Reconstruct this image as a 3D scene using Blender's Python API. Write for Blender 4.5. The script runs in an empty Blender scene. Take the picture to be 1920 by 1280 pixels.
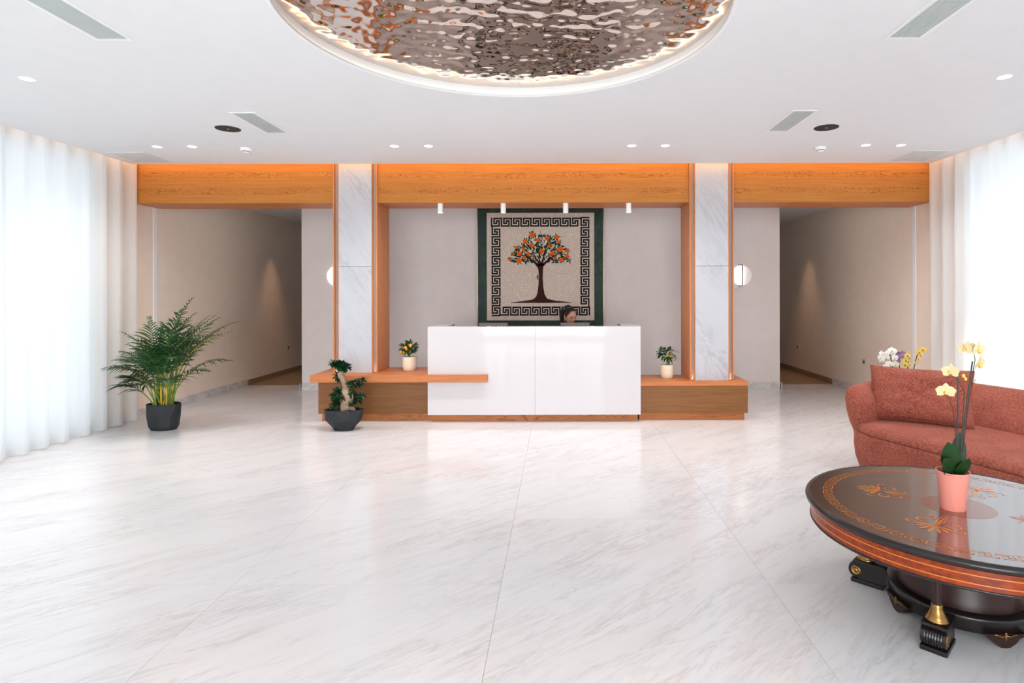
import bpy, bmesh, math, random
import numpy as np
from mathutils import Vector, Matrix, noise

# ---------------------------------------------------------------- camera, sky, sun, area lights, exposure
SC = bpy.context.scene
C = SC.collection
F, U0, V0, EYE = 1105.0, 1046.0, 548.0, 1.5
cam_d = bpy.data.cameras.new('camera')
cam = bpy.data.objects.new('camera', cam_d); C.objects.link(cam)
cam.location = (0, 0, EYE)
cam.rotation_euler = (math.radians(90), math.radians(0.115), 0)
cam_d.sensor_width = 36; cam_d.lens = 36 * F / 1920
cam_d.shift_x = -(U0 - 960) / 1920; cam_d.shift_y = -(640 - V0) / 1920
cam_d.clip_start = 0.05; cam_d.clip_end = 200
SC.camera = cam

W = bpy.data.worlds.new('world'); SC.world = W; W.use_nodes = True
W.node_tree.nodes['Background'].inputs[0].default_value = (0.86, 0.93, 1.0, 1)
W.node_tree.nodes['Background'].inputs[1].default_value = .8

def lamp(name, kind, loc, rot=(0, 0, 0), energy=10, color=(1, 1, 1), **kw):
    l = bpy.data.lights.new(name, kind); l.energy = energy; l.color = color
    for k, v in kw.items(): setattr(l, k, v)
    o = bpy.data.objects.new(name, l); C.objects.link(o)
    o.location = loc; o.rotation_euler = rot
    return o
D2R = math.radians
lamp('sun', 'SUN', (2, -9, 6), (D2R(90 - 31), 0, D2R(6)), 16.0, (1, .95, .88), angle=D2R(.6))
lamp('daylight_left', 'AREA', (-5.75, .8, 1.5), (0, D2R(-90), 0), 31, (.98, .985, 1), shape='RECTANGLE', size=3.0, size_y=11.6)
lamp('daylight_right', 'AREA', (5.17, .8, 1.5), (0, D2R(90), 0), 60, (.98, .985, 1), shape='RECTANGLE', size=3.0, size_y=11.6)
lamp('daylight_rear', 'AREA', (-.45, -5.55, 1.6), (D2R(90), 0, 0), 520, (.94, .975, 1), shape='RECTANGLE', size=3.9, size_y=2.9)

SC.view_settings.view_transform = 'Standard'; SC.view_settings.look = 'None'
SC.view_settings.gamma = 1; SC.view_settings.use_curve_mapping = False
SC.view_settings.exposure = 0.62
SC.cycles.max_bounces = 10; SC.cycles.diffuse_bounces = 6; SC.cycles.glossy_bounces = 6
SC.cycles.transparent_max_bounces = 12; SC.cycles.sample_clamp_indirect = 6
SC.cycles.use_denoising = True; SC.cycles.caustics_reflective = False; SC.cycles.caustics_refractive = False

random.seed(4)
PI = math.pi
def at(u, v, d):
    """world point seen at photo position u, v at distance d along the view"""
    return Vector(((u - U0) * d / F, d, EYE + (V0 - v) * d / F))

# ---------------------------------------------------------------- materials
def lin(c):
    return tuple(((x / 255) / 12.92 if x / 255 <= .04045 else ((x / 255 + .055) / 1.055) ** 2.4) for x in c) + (1,)
class NT:
    def __init__(s, name):
        s.m = bpy.data.materials.new(name); s.m.use_nodes = True
        s.t = s.m.node_tree; s.p = s.t.nodes['Principled BSDF']; s.out = s.t.nodes['Material Output']
    def n(s, typ, **kw):
        x = s.t.nodes.new(typ)
        for k, v in kw.items():
            if k == 'ins':
                for a, b in v.items():
                    if hasattr(b, 'is_output') or isinstance(b, bpy.types.NodeSocket): s.t.links.new(b, x.inputs[a])
                    else: x.inputs[a].default_value = b
            else: setattr(x, k, v)
        return x
    def link(s, a, b): s.t.links.new(a, b)
    def math(s, op, a, b=0.0, c=0.0): return s.n('ShaderNodeMath', operation=op, ins={0: a, 1: b, 2: c}).outputs[0]
    def ramp(s, fac, stops, interp='LINEAR'):
        r = s.n('ShaderNodeValToRGB', ins={0: fac}); r.color_ramp.interpolation = interp
        e = r.color_ramp.elements
        while len(e) > 1: e.remove(e[-1])
        e[0].position = stops[0][0]; e[0].color = stops[0][1]
        for p, c in stops[1:]:
            q = e.new(p); q.color = c
        return r.outputs[0]
    def mix(s, fac, a, b, blend='MIX'):
        x = s.n('ShaderNodeMix', data_type='RGBA', blend_type=blend)
        for i, v in ((0, fac), (6, a), (7, b)):
            if isinstance(v, bpy.types.NodeSocket): s.link(v, x.inputs[i])
            else: x.inputs[i].default_value = v
        return x.outputs[2]
    def coords(s, world=False, scale=(1, 1, 1), rot=(0, 0, 0), rnd=0.0):
        src = s.n('ShaderNodeNewGeometry').outputs['Position'] if world else s.n('ShaderNodeTexCoord').outputs['Object']
        if rnd:
            oi = s.n('ShaderNodeObjectInfo').outputs['Random']
            a = s.n('ShaderNodeVectorMath', operation='SCALE', ins={0: (rnd, rnd * .7, rnd * .3), 'Scale': oi}).outputs[0]
            src = s.n('ShaderNodeVectorMath', operation='ADD', ins={0: src, 1: a}).outputs[0]
        if any(rot):
            src = s.n('ShaderNodeMapping', ins={0: src, 2: rot}).outputs[0]
        return s.n('ShaderNodeMapping', ins={0: src, 3: scale}).outputs[0]
    def noise(s, vec, scale=5, detail=4, rough=.5, dist=0.0):
        return s.n('ShaderNodeTexNoise', ins={'Vector': vec, 'Scale': scale, 'Detail': detail, 'Roughness': rough, 'Distortion': dist}).outputs['Fac']
    def bump(s, h, strength=.2, dist=.01):
        b = s.n('ShaderNodeBump', ins={'Height': h, 'Strength': strength, 'Distance': dist})
        s.link(b.outputs[0], s.p.inputs['Normal'])
    def base(s, c): s.link(c, s.p.inputs['Base Color']) if isinstance(c, bpy.types.NodeSocket) else setattr(s.p.inputs['Base Color'], 'default_value', c)
    def set(s, **kw):
        for k, v in kw.items(): s.p.inputs[k.replace('_', ' ')].default_value = v

def plain(name, rgb, rough=.5, metal=0, var=.06, scale=6, spec=.5, coat=0, bump=0, bscale=200, world=False):
    t = NT(name); c = lin(rgb)
    f = t.noise(t.coords(world), scale, 3)
    lo = tuple(x * (1 - var) for x in c[:3]) + (1,); hi = tuple(min(1, x * (1 + var)) for x in c[:3]) + (1,)
    t.base(t.ramp(f, [(.3, lo), (.7, hi)]))
    t.set(Roughness=rough, Metallic=metal, Specular_IOR_Level=spec, Coat_Weight=coat)
    if bump: t.bump(t.noise(t.coords(world), bscale, 2), bump, .002)
    return t.m

def wood(name, c1, c2, dark, axis='X', rough=.42, lines=9.0, fine=1.0, contrast=1.0, warp=2.6, spec=.35, zs=1.0, coat=0):
    """veneer: contour lines of a stretched noise read as cathedral grain"""
    t = NT(name)
    sc = {'X': (.42, 3.2, 3.2), 'Y': (3.2, .42, 3.2), 'Z': (3.2, 3.2, .42)}[axis]
    sf = {'X': (2.5, 60, 60), 'Y': (60, 2.5, 60), 'Z': (60, 60, 2.5)}[axis]
    v = t.coords(scale=sc, rnd=7.0)
    n = t.noise(v, 1.5, 2.5, .5)
    ring = t.math('FRACT', t.math('MULTIPLY', n, lines * 1.6))
    ln = t.ramp(ring, [(0, (1, 1, 1, 1)), (.10, (.25, .25, .25, 1)), (.35, (0, 0, 0, 1)), (.8, (0, 0, 0, 1)), (1, (.8, .8, .8, 1))])
    msk = t.ramp(t.noise(t.coords(scale=sc, rnd=3.0), 1.1, 2), [(.40, (0, 0, 0, 1)), (.62, (1, 1, 1, 1))])
    lm = t.math('MULTIPLY', t.math('MULTIPLY', ln, msk), .62 * contrast)
    fine_n = t.noise(t.coords(scale=sf, rnd=5.0), 1.0, 4, .6)
    b = t.mix(t.ramp(fine_n, [(.28, (0, 0, 0, 1)), (.72, (1, 1, 1, 1))]), lin(c1), lin(c2))
    col = t.mix(lm, b, lin(dark))
    t.base(col); t.set(Roughness=rough, Specular_IOR_Level=spec, Coat_Weight=coat, Coat_Roughness=.08)
    t.bump(fine_n, .06, .002)
    return t.m

def beam_wood():
    """book-matched oak veneer: two rows of fine cathedral flames along the beam"""
    t = NT('oak_veneer_beam'); c0 = t.n('ShaderNodeTexCoord').outputs['Object']
    z = t.n('ShaderNodeSeparateXYZ', ins={0: c0}).outputs[2]
    row = t.math('COSINE', t.math('MULTIPLY', t.math('ADD', z, -.14), 2 * PI / .19))
    n = t.noise(t.coords(scale=(1.5, 1, 7), rnd=9), 1.6, 3, .55)
    ring = t.math('FRACT', t.math('ADD', t.math('MULTIPLY', n, 15), t.math('MULTIPLY', row, .9)))
    ln = t.ramp(ring, [(0, (1, 1, 1, 1)), (.12, (.7, .7, .7, 1)), (.3, (0, 0, 0, 1)), (1, (0, 0, 0, 1))])
    m = t.math('MULTIPLY', t.ramp(row, [(.1, (.08, .08, .08, 1)), (.6, (1, 1, 1, 1))]), t.ramp(t.noise(t.coords(scale=(2, 1, 3), rnd=4), 1.5, 2), [(.3, (.25, .25, .25, 1)), (.5, (1, 1, 1, 1))]))
    fine = t.noise(t.coords(scale=(2.0, 50, 55), rnd=5), 1.0, 4, .6)
    b = t.mix(t.ramp(fine, [(.3, (0, 0, 0, 1)), (.7, (1, 1, 1, 1))]), lin((176, 113, 54)), lin((196, 134, 70)))
    b = t.mix(t.math('MULTIPLY', t.noise(t.coords(scale=(.4, 3, 9), rnd=2), 1.5, 2), .35), b, lin((164, 99, 44)))
    t.base(t.mix(t.math('MULTIPLY', t.math('MULTIPLY', ln, m), .75), b, lin((104, 50, 18))))
    t.set(Roughness=.6, Specular_IOR_Level=.12); t.bump(fine, .05, .002)
    return t.m

def marble(name, base, vein, vein2, rot=(0, 0, .6), stretch=(1, 4, 1), scale=1.0, rough=.1, rnd=0.0, world=True, amt=.6, amt2=.35, warm=.25, spec=.5, thr=.03):
    t = NT(name)
    v0 = t.coords(world, rot=rot, scale=stretch, rnd=rnd)
    w = t.noise(v0, .7 * scale, 3)
    v = t.n('ShaderNodeVectorMath', operation='ADD', ins={0: v0, 1: t.n('ShaderNodeVectorMath', operation='SCALE', ins={0: t.n('ShaderNodeCombineXYZ', ins={0: w, 1: w, 2: w}).outputs[0], 'Scale': .8}).outputs[0]}).outputs[0]
    def veins(sc, width):
        n = t.noise(v, sc * scale, 6, .62, .25)
        return t.ramp(t.math('ABSOLUTE', t.math('SUBTRACT', n, .5)), [(0, (1, 1, 1, 1)), (width, (.35, .35, .35, 1)), (width * 3.2, (0, 0, 0, 1))])
    msk = t.ramp(t.noise(t.coords(world, rot=rot, scale=(stretch[0], stretch[1] * .45, stretch[2]), rnd=rnd * 1.3), .9 * scale, 3), [(.42, (0, 0, 0, 1)), (.66, (1, 1, 1, 1))])
    a = t.math('MULTIPLY', t.math('MULTIPLY', veins(1.6, thr), msk), amt)
    b = t.math('MULTIPLY', t.math('MULTIPLY', veins(4.2, thr * 1.3), t.ramp(t.noise(v0, 1.3 * scale, 3), [(.42, (0, 0, 0, 1)), (.62, (1, 1, 1, 1))])), amt2)
    cloud = t.math('MULTIPLY', t.ramp(t.noise(v0, 1.1 * scale, 5, .6), [(.45, (0, 0, 0, 1)), (.75, (1, 1, 1, 1))]), .35 * amt)
    col = t.mix(cloud, lin(base), lin(vein))
    col = t.mix(a, col, lin(vein))
    col = t.mix(b, col, t.mix(t.ramp(w, [(.42, (0, 0, 0, 1)), (.55, (1, 1, 1, 1))]), lin(vein2), lin(vein)))
    t.base(col); t.set(Roughness=rough, Specular_IOR_Level=spec)
    return t.m

M = {}
M['floor'] = marble('polished_floor_marble', (231, 228, 228), (160, 155, 156), (176, 148, 128), rot=(0, 0, D2R(-40)), stretch=(.75, 4.6, 1), scale=1.0, rough=.13, rnd=1.1, amt=.26, amt2=.34, thr=.018)
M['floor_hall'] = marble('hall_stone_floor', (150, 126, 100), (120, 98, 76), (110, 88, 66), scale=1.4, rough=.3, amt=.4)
M['col_marble'] = marble('column_marble', (190, 190, 195), (150, 150, 156), (150, 140, 138), rot=(0, D2R(34), 0), stretch=(3.0, 1, .7), scale=1.0, rough=.25, rnd=9, world=False, amt=.45, amt2=.5, thr=.018)
M['skirt_marble'] = marble('skirting_marble', (222, 218, 216), (120, 122, 126), (150, 130, 118), rot=(D2R(30), D2R(30), .4), stretch=(1, 1, 3), scale=3, rough=.2, amt=.5, amt2=.5, thr=.035)
M['onyx'] = marble('white_onyx', (208, 203, 205), (218, 202, 192), (230, 214, 200), rot=(0, D2R(35), 0), stretch=(2, 1, 1), scale=.6, rough=.05, rnd=4, world=False, amt=.35, amt2=.2, thr=.012, spec=.22)
M['wall'] = plain('painted_wall', (226, 216, 213), .75, var=.02, bump=.05, bscale=300)
M['wallw'] = plain('painted_wall_warm', (240, 224, 208), .75, var=.02, bump=.05, bscale=300)
M['wall_dim'] = plain('corridor_wall_darkened', (140, 112, 90), .75, var=.02)  # wall colour darkened to cut bounce light and deepen the corridor shade
M['ceil'] = plain('ceiling_paint', (232, 233, 235), .8, var=.01)
M['white'] = plain('white_paint', (240, 240, 241), .5, var=.01)
M['beam'] = beam_wood()
M['board'] = wood('oak_veneer_upright', (190, 116, 66), (212, 140, 88), (128, 68, 32), 'Z', contrast=.6)
M['slab'] = wood('oak_slab', (184, 106, 58), (204, 128, 76), (150, 82, 42), 'X', contrast=.5)
M['panel'] = wood('walnut_brown_panel', (120, 76, 38), (142, 94, 52), (96, 56, 26), 'X', contrast=.3)
M['plinth'] = wood('oak_plinth', (172, 100, 50), (198, 126, 72), (96, 50, 22), 'X', lines=22, contrast=1.5)
M['taupe'] = plain('taupe_channel', (168, 150, 140), .6, var=.03)
M['steel'] = plain('rippled_mirror_steel', (228, 214, 204), .035, metal=1, var=.01)
M['chrome'] = plain('brushed_metal', (200, 196, 190), .25, metal=1)
M['grille'] = plain('vent_grille_metal', (204, 210, 210), .45, var=.02)
M['black'] = plain('black_mesh', (40, 38, 38), .6, var=.1)
M['charcoal'] = plain('charcoal_fibre_stone', (31, 35, 39), .62, var=.14, scale=9, bump=.15, bscale=60)
M['soil'] = plain('potting_soil', (52, 36, 26), .95, var=.4, scale=40, bump=.6, bscale=50)
M['cream'] = plain('cream_ceramic', (236, 222, 198), .4, var=.03)
M['palm'] = plain('palm_green', (28, 74, 34), .42, var=.35, scale=8)
M['palmstem'] = plain('palm_stem', (112, 132, 44), .5, var=.3, scale=12)
M['palmyel'] = plain('palm_stem_yellow', (206, 164, 40), .5, var=.2, scale=12)
M['leaf'] = plain('ficus_green', (28, 70, 40), .4, var=.4, scale=25)
M['leafl'] = plain('citrus_green', (34, 78, 34), .38, var=.4, scale=25)
M['orange'] = plain('orange_fruit', (240, 158, 24), .4, var=.12, scale=20)
M['lemon'] = plain('lemon_fruit', (226, 190, 40), .4, var=.15, scale=20)
M['bark'] = plain('pale_bark', (170, 142, 118), .8, var=.22, scale=22, bump=.5, bscale=45)
M['twig'] = plain('dark_twig', (70, 52, 38), .7)
M['pink'] = plain('coral_glazed_pot', (240, 152, 136), .35, var=.02)
M['orchleaf'] = plain('orchid_leaf', (28, 62, 26), .35, var=.2, scale=12)
M['stake'] = plain('dark_stem', (38, 40, 44), .5)
M['petal'] = plain('yellow_petal', (226, 206, 158), .55, var=.08, scale=30)
M['petalw'] = plain('white_petal', (240, 236, 228), .55, var=.04, scale=30)
M['petalp'] = plain('purple_petal', (150, 112, 150), .55, var=.15, scale=30)
M['petaly'] = plain('deep_yellow_petal', (232, 200, 90), .55, var=.12, scale=30)
M['lipred'] = plain('orchid_throat', (150, 60, 40), .55)
M['mahog'] = wood('flame_mahogany', (104, 34, 10), (160, 62, 16), (60, 18, 6), 'X', lines=5, rough=.32, coat=.15, spec=.3)
M['top'] = wood('dark_mahogany_top', (54, 20, 8), (72, 28, 12), (40, 14, 6), 'X', lines=5, rough=.12, coat=1.0, contrast=.4, spec=.5); M['top'].node_tree.nodes['Principled BSDF'].inputs['Coat IOR'].default_value = 1.95
M['ebony'] = plain('ebonised_edge', (30, 23, 23), .3, coat=.15, spec=.4)
M['drum'] = plain('dark_mahogany_drum', (44, 22, 17), .35, var=.25, scale=7, coat=.0, spec=.35)
M['inlay'] = plain('satinwood_inlay', (206, 118, 40), .25, var=.08, coat=.3)
M['inlayd'] = plain('rosewood_disc', (128, 64, 40), .2, var=.08, coat=.5)
M['brass'] = plain('aged_brass', (150, 114, 66), .32, metal=1, var=.2, scale=30)
M['skin'] = plain('skin', (188, 138, 112), .5, var=.03)
M['hair'] = plain('black_hair', (18, 15, 15), .4)
M['blouse'] = plain('white_blouse', (220, 218, 214), .8)
M['trousers'] = plain('black_cloth', (28, 28, 32), .85)
M['lips'] = plain('lips', (170, 86, 76), .45)
M['eye'] = plain('eye_dark', (40, 26, 22), .3)
M['green'] = marble('green_marble', (24, 48, 41), (58, 76, 64), (20, 40, 34), rot=(0, .3, .2), stretch=(1, 1, 1), scale=4, rough=.5, world=False, amt=.8, spec=.25)
M['glassdark'] = plain('monitor_back', (104, 96, 98), .4)
M['socket'] = plain('socket_plastic', (206, 196, 186), .5)
M['trunkm'] = plain('mosaic_brown', (64, 32, 26), .8, spec=.15, var=.3, scale=60)
M['leafm'] = plain('mosaic_green', (26, 56, 40), .8, spec=.15, var=.35, scale=60)
M['fruitm'] = plain('mosaic_orange', (230, 100, 20), .8, spec=.15, var=.25, scale=60)
M['keym'] = plain('mosaic_black', (36, 33, 32), .8, spec=.15, var=.3, scale=60)
M['leafmw'] = plain('mosaic_white', (222, 214, 200), .5, var=.1, scale=60)
M['frame'] = plain('dark_window_frame', (60, 56, 54), .5)

def velvet():
    t = NT('terracotta_chenille')
    n = t.noise(t.coords(scale=(1, 1, 1)), 90, 4, .7); n2 = t.noise(t.coords(), 5, 3)
    c = t.mix(t.ramp(n, [(.36, (0, 0, 0, 1)), (.64, (1, 1, 1, 1))]), lin((110, 54, 42)), lin((176, 98, 80)))
    c = t.mix(t.math('MULTIPLY', t.ramp(n2, [(.4, (0, 0, 0, 1)), (.7, (1, 1, 1, 1))]), .3), c, lin((184, 108, 92)))
    t.base(c); t.set(Roughness=.9, Specular_IOR_Level=.2, Sheen_Weight=.2, Sheen_Roughness=.4); t.p.inputs['Sheen Tint'].default_value = lin((240, 170, 150))
    t.bump(n, .35, .004)
    return t.m
M['sofa'] = velvet()

def mosaic():
    t = NT('beige_mosaic')
    v = t.coords(scale=(1, 1, 1))
    # tesserae: ~15 mm chips with fine grout
    def cell(ax):
        sx = t.n('ShaderNodeSeparateXYZ', ins={0: v})
        return t.math('FRACT', t.math('MULTIPLY', sx.outputs[ax], 66))
    g = t.math('MINIMUM', t.math('MINIMUM', cell(0), cell(2)), 1)
    vs = t.n('ShaderNodeVectorMath', operation='SNAP', ins={0: v, 1: (1 / 66,) * 3}).outputs[0]
    r = t.n('ShaderNodeTexWhiteNoise', ins={0: vs}).outputs[0]
    col = t.ramp(r, [(0, lin((208, 190, 174))), (.6, lin((220, 202, 188))), (.95, lin((228, 212, 198))), (1, lin((250, 240, 226)))])
    big = t.noise(v, 3, 2)
    col = t.mix(t.math('MULTIPLY', big, .3), col, lin((200, 178, 160)))
    col = t.mix(t.math('LESS_THAN', g, .13), col, lin((182, 162, 146)))
    t.base(col); t.set(Roughness=.55)
    return t.m
M['mosaic'] = mosaic()

def curtain_mat():
    t = NT('sheer_white_voile')
    nt = t.t
    d = t.n('ShaderNodeBsdfDiffuse', ins={0: (.9, .91, .92, 1)})
    tr = t.n('ShaderNodeBsdfTranslucent', ins={0: (.93, .95, .97, 1)})
    mx = t.n('ShaderNodeMixShader', ins={0: .64, 1: d.outputs[0], 2: tr.outputs[0]})
    t.link(mx.outputs[0], t.out.inputs[0]); nt.nodes.remove(t.p)
    return t.m
M['curtain'] = curtain_mat()

def glass_mat():
    t = NT('window_glass')
    g = t.n('ShaderNodeBsdfGlossy', ins={0: (1, 1, 1, 1), 'Roughness': .02})
    tr = t.n('ShaderNodeBsdfTransparent', ins={0: (.96, .98, .98, 1)})
    mx = t.n('ShaderNodeMixShader', ins={0: .06, 1: tr.outputs[0], 2: g.outputs[0]})
    t.link(mx.outputs[0], t.out.inputs[0]); t.t.nodes.remove(t.p)
    return t.m
M['glass'] = glass_mat()

def emit(name, rgb, s):
    t = NT(name); t.p.inputs['Base Color'].default_value = (.8, .8, .8, 1)
    t.p.inputs['Emission Color'].default_value = tuple(rgb) + (1,); t.p.inputs['Emission Strength'].default_value = s
    return t.m
M['led_warm'] = emit('warm_led', (1, .64, .38), 6)
M['led_beam'] = emit('amber_led', (1, .47, .10), 9)
M['led_cove'] = emit('cove_led', (1, .74, .52), 4)
M['lamp_w'] = emit('downlight_lens', (1, .97, .92), 5)
M['lamp_s'] = emit('sconce_led', (1, .86, .74), 6)

# ---------------------------------------------------------------- geometry helpers
def new_obj(name, me, mat=None, parent=None, smooth=False):
    if mat is not None:
        for m in (mat if isinstance(mat, (list, tuple)) else [mat]): me.materials.append(m)
    if smooth: me.polygons.foreach_set('use_smooth', [True] * len(me.polygons))
    o = bpy.data.objects.new(name, me); C.objects.link(o)
    if parent: o.parent = parent
    return o
class G:
    """collects geometry, then links it as ONE mesh object"""
    def __init__(s): s.v = []; s.f = []
    def add(s, v, f):
        n = len(s.v); s.v += [tuple(p) for p in v]; s.f += [tuple(i + n for i in q) for q in f]; return s
    def box(s, x0, x1, y0, y1, z0, z1, b=0):
        if b:
            b = min(b, abs(x1 - x0) / 2.2, abs(y1 - y0) / 2.2, abs(z1 - z0) / 2.2)
            bm = bmesh.new(); bmesh.ops.create_cube(bm, size=1)
            for w in bm.verts: w.co = Vector(((x0 + x1) / 2 + w.co.x * (x1 - x0), (y0 + y1) / 2 + w.co.y * (y1 - y0), (z0 + z1) / 2 + w.co.z * (z1 - z0)))
            bmesh.ops.bevel(bm, geom=bm.edges[:], offset=b, segments=2, affect='EDGES', profile=.6)
            bm.verts.index_update(); s.add([w.co for w in bm.verts], [[w.index for w in f.verts] for f in bm.faces]); bm.free()
            return s
        v = [(x, y, z) for x in (x0, x1) for y in (y0, y1) for z in (z0, z1)]
        return s.add(v, [(0, 1, 3, 2), (4, 6, 7, 5), (0, 4, 5, 1), (2, 3, 7, 6), (0, 2, 6, 4), (1, 5, 7, 3)])
    def lathe(s, prof, n=32, c=(0, 0, 0), a0=0, a1=2 * PI, sx=1, sy=1, rot=0):
        full = abs(a1 - a0 - 2 * PI) < 1e-6; k = n if full else n + 1; v = []; f = []
        for i in range(k):
            a = a0 + (a1 - a0) * i / n
            for r, z in prof:
                x, y = r * sx * math.cos(a), r * sy * math.sin(a)
                v.append((c[0] + x * math.cos(rot) - y * math.sin(rot), c[1] + x * math.sin(rot) + y * math.cos(rot), c[2] + z))
        m = len(prof)
        for i in range(n):
            j = (i + 1) % k
            for q in range(m - 1): f.append((i * m + q, j * m + q, j * m + q + 1, i * m + q + 1))
        return s.add(v, f)
    def tube(s, pts, rad, n=8, cap=True):
        pts = [Vector(p) for p in pts]; rad = rad if isinstance(rad, (list, tuple)) else [rad] * len(pts)
        v = []; f = []; up = Vector((0, 0, 1))
        for i, p in enumerate(pts):
            t = (pts[min(i + 1, len(pts) - 1)] - pts[max(i - 1, 0)]).normalized()
            if i == 0:
                a = t.cross(up) if abs(t.z) < .9 else t.cross(Vector((1, 0, 0)))
            else: a = a - t * a.dot(t)
            a.normalize(); b = t.cross(a)
            for k in range(n):
                w = 2 * PI * k / n; v.append(p + (a * math.cos(w) + b * math.sin(w)) * rad[i])
        for i in range(len(pts) - 1):
            for k in range(n): f.append((i * n + k, i * n + (k + 1) % n, (i + 1) * n + (k + 1) % n, (i + 1) * n + k))
        if cap: f += [tuple(range(n))[::-1], tuple(range((len(pts) - 1) * n, len(pts) * n))]
        return s.add(v, f)
    def sphere(s, c, r, n=12, m=8, sc=(1, 1, 1)):
        v = [(c[0], c[1], c[2] + r * sc[2])]; f = []
        for i in range(1, m):
            for k in range(n):
                th = PI * i / m; ph = 2 * PI * k / n
                v.append((c[0] + r * sc[0] * math.sin(th) * math.cos(ph), c[1] + r * sc[1] * math.sin(th) * math.sin(ph), c[2] + r * sc[2] * math.cos(th)))
        v.append((c[0], c[1], c[2] - r * sc[2]))
        for k in range(n): f.append((0, 1 + k, 1 + (k + 1) % n)); f.append((len(v) - 1, 1 + (m - 2) * n + (k + 1) % n, 1 + (m - 2) * n + k))
        for i in range(m - 2):
            for k in range(n): a = 1 + i * n; f.append((a + k, a + n + k, a + n + (k + 1) % n, a + (k + 1) % n))
        return s.add(v, f)
    def prism(s, poly, lo, hi, axis='y'):
        """extrude a 2D outline; axis y: outline in x,z; axis z: outline in x,y"""
        n = len(poly)
        mk = (lambda p, h: (p[0], h, p[1])) if axis == 'y' else ((lambda p, h: (p[0], p[1], h)) if axis == 'z' else (lambda p, h: (h, p[0], p[1])))
        v = [mk(p, lo) for p in poly] + [mk(p, hi) for p in poly]
        f = [tuple(range(n)), tuple(range(2 * n - 1, n - 1, -1))] + [(i, (i + 1) % n, n + (i + 1) % n, n + i) for i in range(n)]
        return s.add(v, f)
    def leaf(s, base, d, length, width, up=(0, 0, 1), droop=.15, fold=.15, seg=4, thick=0):
        base = Vector(base); d = Vector(d).normalized(); up = Vector(up)
        side = d.cross(up); side = side.normalized() if side.length > 1e-4 else Vector((1, 0, 0)); nrm = side.cross(d).normalized()
        v = []; f = []
        for i in range(seg + 1):
            q = i / seg; w = width * .5 * math.sin(PI * min(1, q * .94 + .06)) ** .8
            c = base + d * length * q - Vector((0, 0, 1)) * droop * length * q * q
            v += [c - side * w + nrm * fold * w, c, c + side * w + nrm * fold * w]
        for i in range(seg):
            a = i * 3; f += [(a, a + 1, a + 4, a + 3), (a + 1, a + 2, a + 5, a + 4)]
        return s.add(v, f)
    def build(s, name, mat, parent=None, smooth=False):
        me = bpy.data.meshes.new(name); me.from_pydata(s.v, [], s.f); me.update()
        bm = bmesh.new(); bm.from_mesh(me); bmesh.ops.recalc_face_normals(bm, faces=bm.faces[:]); bm.to_mesh(me); bm.free()
        o = new_obj(name, me, mat, parent)
        if smooth:
            me.polygons.foreach_set('use_smooth', [True] * len(me.polygons))
            if smooth != 'all':
                try: me.set_sharp_from_angle(angle=D2R(38))
                except Exception: pass
        return o
def tag(o, label=None, cat=None, group=None, kind=None):
    if label: o['label'] = label
    if cat: o['category'] = cat
    if group: o['group'] = group
    if kind: o['kind'] = kind
    return o
def thing(name, label, cat, loc=(0, 0, 0), rz=0, group=None):
    o = bpy.data.objects.new(name, None); C.objects.link(o); o.empty_display_size = .1
    o.location = loc; o.rotation_euler = (0, 0, rz)
    return tag(o, label, cat, group)
def struct(g, name, mat, parent=None, label=None, smooth=False):
    o = g.build(name, mat, parent, smooth)
    if not parent: o['kind'] = 'structure'
    if label: o['label'] = label
    return o
def dup(o, loc=None, rz=None, label=None, group=None, parent=None):
    c = o.copy(); C.objects.link(c)
    if loc is not None: c.location = loc
    if rz is not None: c.rotation_euler = (0, 0, rz)
    if label: c['label'] = label
    if group: c['group'] = group
    if parent is not None: c.parent = parent
    for ch in list(o.children): dup(ch, parent=c)
    return c

# ---------------------------------------------------------------- room
XL, XR, YB, YR, ZC = -5.04, 4.46, 9.10, -5.0, 3.0
AX = -0.288
# floor: slabs 1.377 x 0.865 on a grout bed
fl = struct(G().box(XL - .1, XR + .1, YR - .1, 9.58, -.12, -.006), 'floor', plain('grout', (200, 197, 195), .7), label='white polished marble floor of large rectangular slabs')
xs = [XL] + [x for x in [-.295 + 1.377 * k for k in range(-5, 6)] if XL + .02 < x < XR - .02] + [XR]
ys = [YR] + [y for y in [3.03 + .8655 * k for k in range(-12, 12)] if YR + .02 < y < 9.55] + [9.58]
cache = {}
for i in range(len(xs) - 1):
    for j in range(len(ys) - 1):
        w, h = xs[i + 1] - xs[i], ys[j + 1] - ys[j]; k = (round(w, 3), round(h, 3))
        if k not in cache:
            o = G().box(-w / 2 + .0007, w / 2 - .0007, -h / 2 + .0007, h / 2 - .0007, -.006, 0).build('tile', M['floor'], fl); cache[k] = o
        else:
            o = cache[k].copy(); C.objects.link(o)
        o.location = ((xs[i] + xs[i + 1]) / 2, (ys[j] + ys[j + 1]) / 2, 0)
hf = struct(G().box(XL, XR, 9.58, 12.0, -.12, -.002), 'floor_hall', M['floor_hall'], label='brown stone floor inside the side corridors')

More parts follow.
